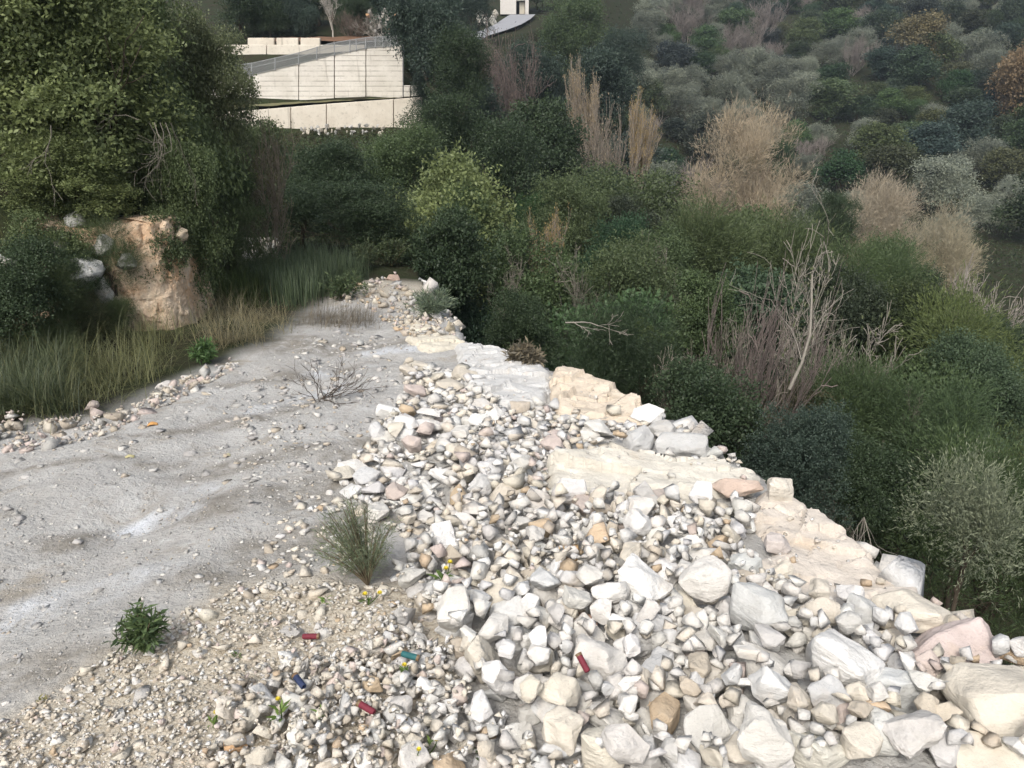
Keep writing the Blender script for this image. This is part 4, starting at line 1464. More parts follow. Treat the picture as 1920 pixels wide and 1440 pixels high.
def blades(name, P, az, lean, L, W, color, var_seed=1, seg=5, curl=1.4):
    """arching blades of grass as thin strips"""
    g = np.random.default_rng(var_seed)
    n = len(P)
    t = np.linspace(0, 1, seg + 1)
    ang = lean[:, None] + curl * g.uniform(.3, 1.0, n)[:, None] * t[None, :] ** 1.3
    ds = L[:, None] / seg
    dx = np.sin(ang) * ds; dz = np.cos(ang) * ds
    r = np.concatenate([np.zeros((n, 1)), np.cumsum(dx[:, :-1], 1)], 1)
    z = np.concatenate([np.zeros((n, 1)), np.cumsum(dz[:, :-1], 1)], 1)
    c, s = np.cos(az)[:, None], np.sin(az)[:, None]
    C = np.stack([P[:, 0:1] + r * c, P[:, 1:2] + r * s, P[:, 2:3] + z], -1)
    wv = W[:, None] * (1 - t[None, :] * .9) * .5
    sx = np.stack([-s * wv, c * wv, np.zeros_like(wv)], -1)
    V = np.stack([C - sx, C + sx], 2).reshape(n, -1, 3)
    m = (seg + 1) * 2
    f = np.array([[2 * i, 2 * i + 1, 2 * i + 3, 2 * i + 2] for i in range(seg)])
    F = (np.arange(n)[:, None, None] * m + f[None]).reshape(-1, 4).astype(np.int32)
    va = np.repeat(g.random(n), m)
    return mesh_np(name, V.reshape(-1, 3), F, M_LEAF, False, attrs={'var': va})


def grass_zone(poly_px, n, Lm, W, color, name, label, seed, az0=0., azs=1.2, lean=.35, curl=1.5, kind='stuff', clump=.10, per=26, terrain=True, radial=False):
    g = np.random.default_rng(seed)
    us = [p[0] for p in poly_px]; vv = [p[1] for p in poly_px]
    pts = []
    while len(pts) < n // per:
        u = g.uniform(min(us), max(us)); v = g.uniform(min(vv), max(vv))
        if pip(poly_px, np.array(u), np.array(v)):
            pts.append(gnd(u, v) if terrain else gplane(u, v))
    C = np.array([tuple(p) for p in pts])
    P = np.repeat(C, per, 0) + g.normal(size=(len(C) * per, 3)) * np.array([clump, clump, 0])
    P[:, 2] = h(P[:, 0], P[:, 1]) - .01
    azc = np.repeat(az0 + azs * g.normal(size=len(C)), per)
    m = len(P)
    if radial:
        azc = g.uniform(0, 2 * np.pi, m)
        Lm = Lm * np.repeat(g.uniform(.6, 1.2, len(C)), per)
    me = blades(name, P, azc + g.normal(size=m) * .6, np.abs(g.normal(size=m)) * lean, Lm * g.uniform(.5, 1.25, m), W * g.uniform(.7, 1.3, m), color, seed, 5, curl)
    o = link(name, me, None, None, None, None, color)
    struct(o, kind)
    if label:
        o['label'] = label
    return o


grass_zone([(-10, 770), (-10, 640), (110, 610), (250, 600), (350, 590), (330, 690), (250, 745), (120, 775)], 5200, .42, .0042, (.150, .160, .085), 'tall_grass',
           'tall arching yellow green grass below the orange earth cut', 61, lean=1.0, curl=2.0, clump=.07, per=46, radial=True)
grass_zone([(-10, 780), (-10, 690), (130, 700), (140, 780)], 3000, .38, .008, (.075, .095, .055), 'tall_grass', 'dark green grass in the shade at the left frame edge', 62, lean=.5, curl=2.0, clump=.05, per=50, radial=True)
grass_zone([(360, 640), (370, 580), (430, 560), (520, 590), (560, 620), (480, 650), (400, 660)], 1700, .38, .0042, (.22, .20, .135), 'dry_grass',
           'dry straw coloured grass drooping over the far left edge of the track', 63, lean=1.1, curl=1.8, clump=.07, per=40, radial=True)
grass_zone([(470, 545), (490, 505), (570, 490), (650, 505), (680, 530), (620, 545), (550, 575)], 6000, .36, .010, (.075, .105, .065), 'reeds',
           'upright grey green reeds at the end of the track', 64, az0=1, azs=3, lean=.18, curl=.6)
grass_zone([(370, 560), (380, 500), (470, 520), (520, 570), (450, 580)], 3000, .34, .008, (.080, .115, .045), 'green_grass',
           'fresh green grass right of the orange earth cut', 65, az0=.6, azs=2, lean=.3, curl=.9)
grass_zone([(560, 610), (600, 580), (700, 590), (690, 615)], 1100, .22, .004, (.15, .13, .105), 'dead_grass', 'flattened grey dead grass on the far part of the track', 66, az0=0, azs=.6, lean=1.1, curl=.6, clump=.12)

# ------------------------------------------------------------------ single plants on the embankment
def feathery(u, v, wpx, hpx, label, color, seed, name='feathery_shrub', n=5200, L=.05, asp=.08, stems=26, cat='shrub', lean=(.1, 0)):
    g0 = gnd(u, v)
    s = px_m(g0)
    W, Hh = wpx * s, hpx * s
    g = np.random.default_rng(seed)
    root = empty(name, g0)
    tag(root, label, cat)
    T = Tubes(); P = []; D = []
    for k in range(stems):
        an = g.uniform(0, 6.28)
        rr = W * .5 * g.random() ** .7
        tipz = Hh * g.uniform(.55, 1.0) * (1 - .45 * (rr / (W * .5)) ** 2)
        tip = np.array([rr * math.cos(an) + lean[0] * Hh * .3, rr * math.sin(an), tipz])
        mid = tip * .5 + np.array([0, 0, Hh * .06]) - np.array([tip[0], tip[1], 0]) * .12
        t = np.linspace(0, 1, 7)[:, None]
        pts = (1 - t) ** 2 * np.zeros(3) + 2 * t * (1 - t) * mid + t * t * tip
        T.add(pts, np.linspace(.0035, .0012, 7) * max(1, Hh / .4), 4)
        m = n // stems
        tt = (.3 + .7 * g.random(m) ** .8)[:, None]
        P.append((1 - tt) ** 2 * 0 + 2 * tt * (1 - tt) * mid + tt * tt * tip + g.normal(size=(m, 3)) * W * .045)
        D.append(unit((tip - mid)[None, :] + g.normal(size=(m, 3)) * (.25 if asp < .2 else .55) * Hh - np.array([0, 0, 0 if asp < .2 else .15 * Hh])))
    link('stems', T.mesh('stems', M_BARK), root, None, None, None, (.16, .13, .09))
    P = np.concatenate(P); D = np.concatenate(D)
    P[:, 2] = np.maximum(P[:, 2], .02)
    m = len(P)
    Ls = L * g.uniform(.6, 1.3, m)
    V, F, va = leaves_at(P, D, unit(g.normal(size=(m, 3)) + [0, 0, .6]), Ls, Ls * asp, g.random(m))
    link('foliage', mesh_np('foliage', V, F, M_LEAF, attrs={'var': va}), root, None, None, None, color)
    return root


feathery(690, 1098, 150, 200, 'feathery green shrub growing between the track and the rubble', (.165, .20, .135), 1, n=5200, L=.034, asp=.06, stems=40, lean=(-.25, 0))
feathery(272, 1225, 84, 118, 'small dark green plant with drooping narrow leaves at the lower left', (.105, .155, .075), 2, 'leafy_plant', n=800, L=.042, asp=.24, stems=18, cat='plant')
feathery(812, 600, 90, 62, 'grey green tufted plant left of the upright far boulder', (.155, .20, .15), 3, 'tufted_plant', n=2600, L=.07, asp=.10, stems=30, cat='plant', lean=(0, 0))
feathery(385, 680, 60, 44, 'bright green low plant at the left edge of the track', (.085, .15, .06), 4, 'leafy_plant', n=900, L=.05, asp=.30, stems=18, cat='plant')
feathery(935, 645, 120, 95, 'grey dry bush on the ravine edge behind the smooth grey slab', (.16, .155, .115), 5, 'dry_bush', n=3600, L=.06, asp=.06, stems=40)
feathery(1085, 705, 150, 85, 'grey brown dry tuft on the ravine edge behind the orange slab', (.21, .18, .16), 6, 'dry_bush', n=3000, L=.07, asp=.05, stems=50)
feathery(910, 655, 40, 36, 'yellowish green plant on the ravine edge', (.21, .21, .07), 7, 'leafy_plant', n=500, L=.05, asp=.25, stems=10, cat='plant')
feathery(850, 540, 100, 110, 'green shrub at the right end of the far rubble heap', (.075, .11, .05), 8, 'leafy_shrub', n=3000, L=.06, asp=.4, stems=24)
feathery(640, 560, 90, 60, 'low green herb clump at the far end of the track', (.085, .12, .065), 9, 'leafy_plant', n=1800, L=.06, asp=.2, stems=20, cat='plant')

# leafless little bush lying on the track
gb = gnd(605, 750)
tb = empty('twig_bush', gb)
tag(tb, 'small leafless dark twig bush leaning right on the track', 'bush')
g = np.random.default_rng(8)
T = Tubes(); tips = []
sb = px_m(gb)
for k in range(11):
    an = -.25 + .35 * g.normal()
    d = unit(np.array([.3 + 1.1 * g.random(), .3 * g.normal(), .25 + .6 * g.random()])) if k > 2 else unit(np.array([.1 * g.normal(), .1 * g.normal(), 1]))
    grow(T, np.array([.02 * g.normal(), .02 * g.normal(), 0.]), d, 62 * sb * g.uniform(.6, 1.1), .0045, 2, g, tips, .35, .0, 4, .3, 4, .62, .0014)
link('twigs', T.mesh('twigs', M_BARK), tb, None, None, None, (.085, .07, .06))


def flower_plant(u, v, hpx, label, seed, heads=((0, 0, 1.0),), green=(.12, .19, .05), leaves=9, yellow=True):
    """u, v: foot of the little plant"""
    g0 = gnd(u, v)
    i = int((g0.x - pile.x0) / pile.res); j = int((g0.y - pile.y0) / pile.res)
    g0.z = max(g0.z, float(pile.H[j, i]) - .03)
    s = px_m(g0)
    g = np.random.default_rng(seed)
    root = empty('wild_flower' if yellow else 'seedling', g0)
    tag(root, label, 'flower' if yellow else 'seedling')
    Hh = hpx * s
    for (ox, oy, hh) in heads:
        tip = np.array([ox * s, oy * s, Hh * hh])
        T = Tubes()
        t = np.linspace(0, 1, 5)[:, None]
        T.add(t * tip + (t * (1 - t)) * np.array([.02, .0, 0]), np.linspace(.0022, .0014, 5), 4)
        link('stem', T.mesh('stem', M_LEAF), root, None, None, None, green)
        if yellow:
            n = 11
            th = np.linspace(0, 2 * np.pi, n, endpoint=False)
            P = np.tile(tip, (n * 2, 1))
            D = np.concatenate([np.stack([np.cos(th), np.sin(th) * .9 - .2, .35 + 0 * th], -1), np.stack([np.cos(th + .3), np.sin(th + .3), .9 + 0 * th], -1)])
            V, F, va = leaves_at(P, D, np.tile([0, 0, 1.0], (n * 2, 1)), np.full(n * 2, 6.0 * s), np.full(n * 2, 3.4 * s), g.random(n * 2))
            link('petals', mesh_np('petals', V, F, M_LEAF, attrs={'var': va}), root, None, None, None, (.66, .55, .05))
    n = leaves
    P = np.zeros((n, 3)) + g.normal(size=(n, 3)) * [.006, .006, 0] + np.stack([np.zeros(n), np.zeros(n), g.random(n) * Hh * .5], -1)
    D = unit(np.stack([g.normal(size=n), g.normal(size=n), .5 + .4 * g.random(n)], -1))
    V, F, va = leaves_at(P, D, np.tile([0, 0, 1.0], (n, 1)), Hh * .6 * g.uniform(.7, 1.2, n), Hh * .16 * g.uniform(.7, 1.3, n), g.random(n))
    link('leaves', mesh_np('leaves', V, F, M_LEAF, attrs={'var': va}), root, None, None, None, green)
    return root


flower_plant(762, 1300, 38, 'yellow flower just left of the teal cartridge', 1)
flower_plant(806, 1418, 34, 'yellow flower near the bottom edge, upper of the two', 2, ((14, 0, 1),))
flower_plant(776, 1446, 22, 'yellow flower cut close to the bottom edge, lower of the two', 3, ((12, 0, 1),))
flower_plant(400, 1362, 34, 'yellow flower left of the upright bright white stone', 4, ((10, 0, 1),))
flower_plant(690, 1134, 24, 'yellow flower at the foot of the feathery shrub', 5, ((-4, 0, 1), (24, 0, 1.1)))
flower_plant(830, 1112, 46, 'twin yellow green flowers between grey stones right of the feathery shrub', 6, ((16, 0, 1.1), (8, 0, .8)))
flower_plant(530, 1370, 50, 'tall thin yellow bud below the blue cartridge', 7, ((0, 0, 1),))
flower_plant(610, 1130, 26, 'pale green seedling above the upper maroon cartridge', 8, (), (.16, .26, .07), 8, False)
flower_plant(604, 1362, 30, 'green seedling between the blue and the lower maroon cartridge', 9, (), (.14, .22, .07), 8, False)
flower_plant(895, 1418, 32, 'grey green seedling at the bottom edge between pale stones', 10, (), (.13, .17, .08), 10, False)
flower_plant(445, 1235, 26, 'green seedling in the beige gravel at lower left', 11, (), (.13, .19, .07), 8, False)
flower_plant(80, 1318, 20, 'yellowish moss tuft in the beige gravel at the far left', 12, (), (.19, .18, .06), 14, False)

# ------------------------------------------------------------------ spent cartridges
M_RED = plain('red_plastic', (.15, .022, .035), .7, .35, 40, .3)
M_BLUE = plain('blue_plastic', (.024, .036, .085), .7, .35, 40, .3)
M_TEAL = plain('teal_plastic', (.022, .105, .11), .7, .35, 40, .3)
M_ORANGE = plain('orange_plastic', (.55, .29, .10), .7, .25, 60, .3)
M_BRASS = plain('tarnished_brass', (.16, .10, .05), .45, .2, 80, .5)


def lathe(name, prof, mat, k=16):
    V, F = [], []
    th = np.linspace(0, 2 * np.pi, k, endpoint=False)
    for (x, r) in prof:
        V.append(np.stack([np.full(k, x), r * np.cos(th), r * np.sin(th)], -1))
    n = len(prof)
    i = np.arange(n - 1)[:, None] * k; j = np.arange(k)[None, :]; j2 = (j + 1) % k
    f = np.stack([i + j, i + j2, i + k + j2, i + k + j], -1).reshape(-1, 4)
    me = mesh_np(name, np.concatenate(V), f.astype(np.int32), mat, True)
    me.set_sharp_from_angle(angle=R(35))
    return me


def cartridge(u, v, yaw, pitch, mat, label, L=.062, r=.0102, lift=.004):
    g0 = gplane(u, v)
    i = int((g0.x - pile.x0) / pile.res); j = int((g0.y - pile.y0) / pile.res)
    z = float(pile.H[j - 1:j + 2, i - 1:i + 2].max())
    root = empty('spent_cartridge', (g0.x, g0.y, z + lift), 0)
    root.rotation_euler = (0, pitch, yaw)
    tag(root, label, 'cartridge')
    hull = lathe('hull', [(-L * .42, r * .2), (-L * .42, r), (L * .1, r * 1.0), (L * .2, r * .97), (L * .36, r), (L * .47, r * .93), (L * .5, r * .80), (L * .485, r * .62), (L * .40, r * .55), (L * .1, r * .5), (L * .1, 0.0003)], mat)
    link('hull', hull, root)
    head = lathe('metal_head', [(-L * .5, .0003), (-L * .5, r * 1.12), (-L * .475, r * 1.14), (-L * .46, r * 1.04), (-L * .36, r * 1.03), (-L * .36, r * .9)], M_BRASS)
    link('metal_head', head, root)
    return root


cartridge(584, 1198, R(178), .05, M_RED, 'maroon plastic cartridge lying in beige gravel, the upper one')
cartridge(690, 1364, R(-28), .15, M_RED, 'maroon plastic cartridge near the bottom, below the blue one')
cartridge(565, 1306, R(-48), .1, M_BLUE, 'dark blue plastic cartridge beside the bright white stone')
cartridge(772, 1270, R(165), -.1, M_TEAL, 'teal plastic cartridge with its open end showing')
cartridge(1090, 1310, R(-60), .5, M_RED, 'red cartridge half hidden among grey stones at bottom centre')
# an orange scrap and a pale yellow scrap on the track
for (u, v, w, mat, lab, sd) in [(286, 797, 17, M_ORANGE, 'orange plastic scrap near the left edge of the track', 1),
                                (243, 858, 15, plain('yellow_paper', (.43, .39, .21), .8), 'crumpled yellowish scrap on the track below the orange scrap', 2),
                                (425, 855, 13, plain('yellow_film', (.45, .42, .27), .8), 'small yellowish scrap in the middle of the track', 3)]:
    g0 = gnd(u, v); s = px_m(g0) * w * .5
    gg = np.random.default_rng(sd)
    n = 9
    A, B = np.meshgrid(np.linspace(-1, 1, n), np.linspace(-1, 1, n))
    Zc = .45 * fbm(A * 1.5 + sd * 9, B * 1.5, sd, 3) + .35 * (1 - A * A)
    top = np.stack([A * (1 + .2 * vnoise(B * 2, A, sd)), B * .6 * (1 + .3 * vnoise(A * 2, B, sd + 4)), Zc], -1).reshape(-1, 3)
    V = np.concatenate([top, top - [0, 0, .08]])
    ii = np.arange(n * n).reshape(n, n)
    fq = np.stack([ii[:-1, :-1], ii[:-1, 1:], ii[1:, 1:], ii[1:, :-1]], -1).reshape(-1, 4)
    rim = list(ii[0, :]) + list(ii[1:, -1]) + list(ii[-1, -2::-1]) + list(ii[-2:0:-1, 0])
    sd_f = np.array([[rim[q], rim[q] + n * n, rim[(q + 1) % len(rim)] + n * n, rim[(q + 1) % len(rim)]] for q in range(len(rim))])
    o = link('plastic_scrap', mesh_np('plastic_scrap', V, np.concatenate([fq, fq[:, ::-1] + n * n, sd_f]).astype(np.int32), mat, True), None,
             (g0.x, g0.y, g0.z + s * .12), (0, 0, .3), (s, s, s))
    tag(o, lab, 'litter')

# ------------------------------------------------------------------ orange earth cut on the left bank
def earth_face():
    plan = [Vector(p) for p in [(-4.75, 7.0), (-4.45, 6.95), (-4.0, 7.02), (-3.6, 7.1), (-3.38, 7.16), (-3.3, 7.35), (-3.36, 7.9), (-3.55, 8.6), (-4.0, 9.3)]]
    ds = [0]
    for a, b in zip(plan[:-1], plan[1:]):
        ds.append(ds[-1] + (b - a).length)
    ns, ntt = 260, 110
    s = np.linspace(0, ds[-1], ns)
    px_ = np.interp(s, ds, [p.x for p in plan]); py_ = np.interp(s, ds, [p.y for p in plan])
    tx = np.gradient(px_); ty = np.gradient(py_)
    ln = np.hypot(tx, ty); nxn, nyn = ty / ln, -tx / ln
    t = np.linspace(0, 1, ntt)
    S, Tt = np.meshgrid(s, t)
    base = -.0875 * py_ - .45
    topz = np.interp(s, [0, .3, .8, 1.2, 1.45, 1.9, 2.4, 3.4], [.30, .48, .36, .42, .44, .40, .22, -.25]) + .10 * fbm(s * 4, s * 0, 14, 4)
    z = base[None, :] + (topz - base)[None, :] * Tt
    # blocks with vertical joints: every cell stands out by its own amount
    g = np.random.default_rng(9)
    off = .06 - .10 * Tt ** 2
    for cs, ct, amp in ((.34, .45, .07), (.12, .18, .035), (.05, .06, .014)):
        q = int(ds[-1] / cs / ct * 1.0) + 6
        a = g.uniform(0, ds[-1], q); b = g.uniform(0, 1, q); o = g.normal(0, amp, q); tl = g.normal(0, .35, (q, 2)) * amp / cs
        ws = S + .06 * fbm(S * 6, Tt * 6, 31, 3); wt = Tt + .08 * fbm(S * 6, Tt * 6, 33, 3)
        best = np.full(S.shape, 1e9); oo = np.zeros_like(S)
        for k in range(q):
            dd = ((ws - a[k]) / cs) ** 2 + ((wt - b[k]) / ct) ** 2
            m = dd < best
            best = np.where(m, dd, best)
            oo = np.where(m, o[k] + tl[k, 0] * (S - a[k]) + tl[k, 1] * (Tt - b[k]), oo)
        off = off + oo * np.where(S < .75, 1.5, .24 if amp > .02 else .5)
    off = off + .03 * fbm(S * 16, Tt * 14, 8, 3)
    Xf = px_[None, :] + nxn[None, :] * off; Yf = py_[None, :] + nyn[None, :] * off
    extra = []
    for q, (back, dz) in enumerate([(.08, .015), (.3, .02), (.7, -.05), (1.1, -.35)]):
        extra.append((Xf[-1] - nxn * back, Yf[-1] - nyn * back, z[-1] + dz + .06 * fbm(s * 3, s * 0 + q, 12, 3)))
    Xf = np.concatenate([Xf] + [e[0][None] for e in extra]); Yf = np.concatenate([Yf] + [e[1][None] for e in extra]); Zf = np.concatenate([z] + [e[2][None] for e in extra])
    m = Xf.shape[0]
    ii = np.arange(m * ns).reshape(m, ns)
    F = np.stack([ii[:-1, :-1], ii[:-1, 1:], ii[1:, 1:], ii[1:, :-1]], -1).reshape(-1, 4).astype(np.int32)
    me = mesh_np('earth_cut', np.stack([Xf, Yf, Zf], -1).reshape(-1, 3), F, M_EARTH, True)
    me.set_sharp_from_angle(angle=R(34))
    tag(link('earth_cut', me), 'orange and cream vertical earth cut at the foot of the left bank', 'earth bank')


earth_face()
BANKROCKS = [(190, 455, 46, 44, (.50, .50, .47), 7.0, 'pale grey rock set in the top of the left bank'),
             (168, 515, 60, 66, (.46, .47, .46), 6.75, 'large grey rock on the left side of the orange earth cut'),
             (196, 540, 36, 50, (.55, .54, .50), 6.8, 'whitish rock below the large grey bank rock'),
             (237, 495, 34, 40, (.38, .38, .36), 6.95, 'dark grey lichen covered rock above the orange earth'),
             (140, 418, 42, 34, (.48, .48, .45), 7.1, 'small pale rock half hidden under the bank shrub'),
             (338, 440, 30, 26, (.50, .42, .31), 7.35, 'cream stone on the corner of the orange earth cut'),
             (292, 452, 34, 38, (.42, .42, .40), 7.25, 'grey rock on the lip of the orange earth cut'),
             (5, 510, 40, 60, (.42, .42, .40), 5.9, 'grey rock at the left frame edge below the dark shrub'),
             (128, 590, 34, 30, (.40, .31, .25), 6.5, 'brownish rock low in the left bank beside the grass'),
             (215, 575, 44, 40, (.52, .43, .33), 6.9, 'cream brown rock at the left foot of the orange earth cut'),
             (110, 470, 40, 34, (.33, .31, .28), 6.8, 'shadowed brown rock left of the large grey bank rock'),
             (95, 540, 46, 40, (.36, .32, .28), 6.55, 'dull brown rock among scrub low on the left bank'),
             (222, 440, 30, 26, (.44, .43, .40), 7.1, 'small grey rock between the bank shrub and the orange earth')]
for k, (u, v, w, hp, c, y, lab) in enumerate(BANKROCKS):
    p = at(u, v, y + .10); s = px_m(p)
    c = tuple(q * .82 for q in c)
    me = hull_rock(700 + k, 22, .45, disp=.14, aniso=(1, 1, 1)); me.name = 'bank_rock'
    tag(link('bank_rock', me, None, p, (rnd.gauss(0, .2), rnd.gauss(0, .2), rnd.uniform(0, 6)), (w * .5 * s * 1.25, w * .5 * s * 1.1, hp * .5 * s * 1.15), c), lab, 'rock')


def stone_heap(u0, u1, v0, v1, y, n, smin, smax, pal, label, seed, name='stone_heap'):
    """a heap of separate stones: empty at its foot, each stone a part"""
    r = random.Random(seed)
    c = at((u0 + u1) / 2, v1, y)
    root = empty(name, (c.x, c.y, h1(c.x, c.y)))
    tag(root, label, 'stone heap')
    for k in range(n):
        u, v = r.uniform(u0, u1), v1 + (v0 - v1) * r.random()
        p = at(u, v, y + (v1 - v) / max(1, v1 - v0) * .8 + r.uniform(-.1, .1))
        s = r.uniform(smin, smax) * px_m(p) * .5
        link('stone', ROCKS[r.randrange(len(ROCKS))], root, p - root.location, (r.uniform(0, 6), r.uniform(0, 6), r.uniform(0, 6)), (s * 1.3, s * 1.1, s), pick(pal))
    return root


stone_heap(455, 522, 450, 484, 12.0, 60, 7, 16, [(WHITE, 3), (CREAM, 2), (SNOW, 1)], 'heap of white rubble in front of the dark thicket', 1)
stone_heap(348, 424, 466, 500, 9.6, 70, 6, 15, [(TAN, 3), (PINK, 2), (OCHRE, 1)], 'heap of reddish stones right of the orange earth cut', 2)
stone_heap(560, 720, 234, 252, 35.4, 40, 5, 11, [((.44, .43, .40), 3), ((.47, .43, .36), 2)], 'line of pale stones at the foot of the lower concrete wall', 3)
stone_heap(688, 748, 22, 70, 42.0, 34, 6, 13, [((.24, .23, .21), 3), ((.33, .31, .28), 2), ((.50, .30, .16), .3)], 'grey root and rock heap above the right end of the wall', 4)

# ------------------------------------------------------------------ concrete retaining walls
def box_mesh(name, quads_xz, y0, y1, mat):
    """a prism from a list of (x, z) corners, counter-clockwise seen from the front, between two depths"""
    n = len(quads_xz)
    V = [(x, y0, z) for x, z in quads_xz] + [(x, y1, z) for x, z in quads_xz]
    bm = bmesh.new()
    vv = [bm.verts.new(v) for v in V]
    bm.faces.new(vv[:n])
    bm.faces.new(vv[n:][::-1])
    for i in range(n):
        bm.faces.new((vv[i], vv[i + n], vv[(i + 1) % n + n], vv[(i + 1) % n]))
    bmesh.ops.recalc_face_normals(bm, faces=bm.faces)
    bmesh.ops.bevel(bm, geom=list(bm.edges), offset=.018, segments=1, affect='EDGES')
    me = bpy.data.meshes.new(name)
    bm.to_mesh(me); bm.free()
    me.materials.append(mat)
    return me


def xz(u, v, y):
    p = at(u, v, y)
    return (p.x, p.z)


def wall(name, label, y, thick, joints, top, bottom, mat, gap=.035):
    c = at((joints[0] + joints[-1]) / 2, bottom(joints[0]), y)
    root = empty(name, (c.x, y, c.z))
    tag(root, label, 'retaining wall')
    for k, (a, b) in enumerate(zip(joints[:-1], joints[1:])):
        q = [xz(a, bottom(a), y), xz(b, bottom(b), y)]
        steps = 4
        for i in range(steps + 1):
            uu = b + (a - b) * i / steps
            q.append(xz(uu, top(uu), y))
        q = [list(p) for p in q]
        q[0][0] += gap * .5; q[1][0] -= gap * .5; q[2][0] -= gap * .5; q[-1][0] += gap * .5
        dy = rnd.uniform(-.012, .012)
        me = box_mesh('panel', [(x - c.x, z - c.z) for x, z in q], dy, thick + dy, mat)
        link('panel', me, root)
    return root


TOPB = lambda u: float(np.interp(u, [380, 470, 560, 620, 690, 756], [158, 140, 118, 103, 88, 84]))
BOTB = lambda u: float(np.interp(u, [380, 470, 756], [196, 192, 184]))
wall('retaining_wall', 'tall board marked concrete retaining wall with slanting top edge', 38.0, .35, [385, 430, 472, 560, 627, 686, 756], TOPB, BOTB, M_CONC)
wall('retaining_wall', 'lower rendered concrete wall below the tall wall', 36.6, .35, [385, 470, 545, 612, 738, 792],
     lambda u: float(np.interp(u, [385, 470, 612, 792], [212, 207, 195, 182])), lambda u: float(np.interp(u, [385, 792], [262, 246])), M_CONC2)
wall('retaining_wall', 'cream concrete wall higher up behind the slanting fence', 40.3, .3, [400, 500, 600, 684],
     lambda u: 84.0, lambda u: 165.0, M_CONC2)
wall('parapet_wall', 'low grey broken parapet on top of the cream concrete wall', 40.9, .25, [462, 516, 561, 602], lambda u: 71.0, lambda u: 86.0, M_CONC2, gap=.12)
# short grey pier at the step between the walls
wall('concrete_pier', 'short grey concrete pier at the right end of the lower wall', 37.5, .3, [756, 770, 790], lambda u: 160.0, lambda u: 186.0, M_CONC, gap=.05)


def chain_fence():
    y = 37.98
    us = [385, 430, 472, 516, 560, 594, 627, 656, 668, 686, 704, 718, 732, 744, 755]
    TOPF = lambda u: float(np.interp(u, [380, 470, 560, 620, 690, 756], [128, 118, 98, 80, 69, 66]))
    c = at(600, 110, y)
    root = empty('wire_fence', c)
    tag(root, 'wire mesh fence along the slanting top of the tall wall', 'fence')
    for k, u in enumerate(us):
        T = Tubes()
        a, b = at(u, TOPB(u) + 3, y), at(u, TOPF(u), y)
        T.add([a - c, (a + b) / 2 - c, b - c], [.028, .028, .028], 6)
        link('post', T.mesh('post', M_METAL), root)
    T = Tubes()
    # a real mesh of wires, woven into one net
    L0 = 0
    for k in range(150):
        u = 385 + (755 - 385) * k / 149
        for sgn in (-1, 1):
            u2 = u + sgn * 16
            if not 385 <= u2 <= 755:
                continue
            a, b = at(u, TOPB(u) + 2, y), at(u2, TOPF(u2) + 1, y)
            T.add([a - c, b - c], [.011, .011], 3)
    for dv in (1, 9):
        pts = [at(u, TOPF(u) + dv, y) - c for u in np.linspace(385, 755, 30)]
        T.add(pts, [.016] * 30, 4)
    link('wire_net', T.mesh('wire_net', M_METAL), root)


chain_fence()

# mossy ledge between the walls and earth above them
def ledge(name, label, pts_a, pts_b, color, mat=None):
    A = [at(*p) for p in pts_a]; B = [at(*p) for p in pts_b]
    n = 40
    V = []
    for i in range(n):
        t = i / (n - 1)
        a = A[0].lerp(A[1], t); b = B[0].lerp(B[1], t)
        for j in range(6):
            p = a.lerp(b, j / 5)
            p.z += .10 * float(fbm(np.array(p.x * 2), np.array(j * .8), 3, 3))
            V.append(tuple(p))
    ii = np.arange(n * 6).reshape(n, 6)
    F = np.stack([ii[:-1, :-1], ii[1:, :-1], ii[1:, 1:], ii[:-1, 1:]], -1).reshape(-1, 4).astype(np.int32)
    return link(name, mesh_np(name, V, F, mat, True))


M_MOSS = plain('mossy_earth', (.13, .125, .065), .95, .45, 6)
M_REDEARTH = plain('red_earth', (.15, .088, .055), .95, .7, 2.2)
struct(ledge('terrace_ledge', '', [(385, 207, 36.9), (792, 179, 36.9)], [(385, 197, 37.99), (792, 182, 37.99)], None, M_MOSS))
struct(ledge('red_earth_slope', '', [(470, 80, 41.1), (700, 76, 41.1)], [(470, 71, 43.5), (700, 67, 43.5)], None, M_REDEARTH))

# ------------------------------------------------------------------ road and house at the top
M_ROAD = plain('pale_asphalt', (.27, .275, .29), .9, .15, 3)


def road():
    C = [(860, 82, 66), (892, 66, 71), (925, 57, 75), (952, 46, 79), (968, 36, 84), (980, 27, 92)]
    wid = [2.6, 2.5, 2.4, 2.6, 2.8, 2.8]
    V = []
    P = [at(*c) for c in C]
    for i, p in enumerate(P):
        t = (P[min(i + 1, len(P) - 1)] - P[max(i - 1, 0)]); t.z = 0; t.normalize()
        nrm = Vector((-t.y, t.x, 0))
        for s in (-1, 1):
            q = p + nrm * s * wid[i] * .5
            V.append((q.x, q.y, p.z))
    V = np.array(V)
    n = len(V)
    V2 = V.copy(); V2[:, 2] -= .5
    F = []
    for i in range(len(P) - 1):
        a = 2 * i
        F.append([a, a + 1, a + 3, a + 2])
        F.append([a + n, a + 2 + n, a + 3 + n, a + 1 + n])
        F.append([a, a + 2, a + 2 + n, a + n])
        F.append([a + 1, a + 1 + n, a + 3 + n, a + 3])
    F.append([0, n, n + 1, 1]); F.append([n - 2, n - 1, 2 * n - 1, 2 * n - 2])
    struct(link('road', mesh_np('road', V, np.array(F, np.int32), M_ROAD)))


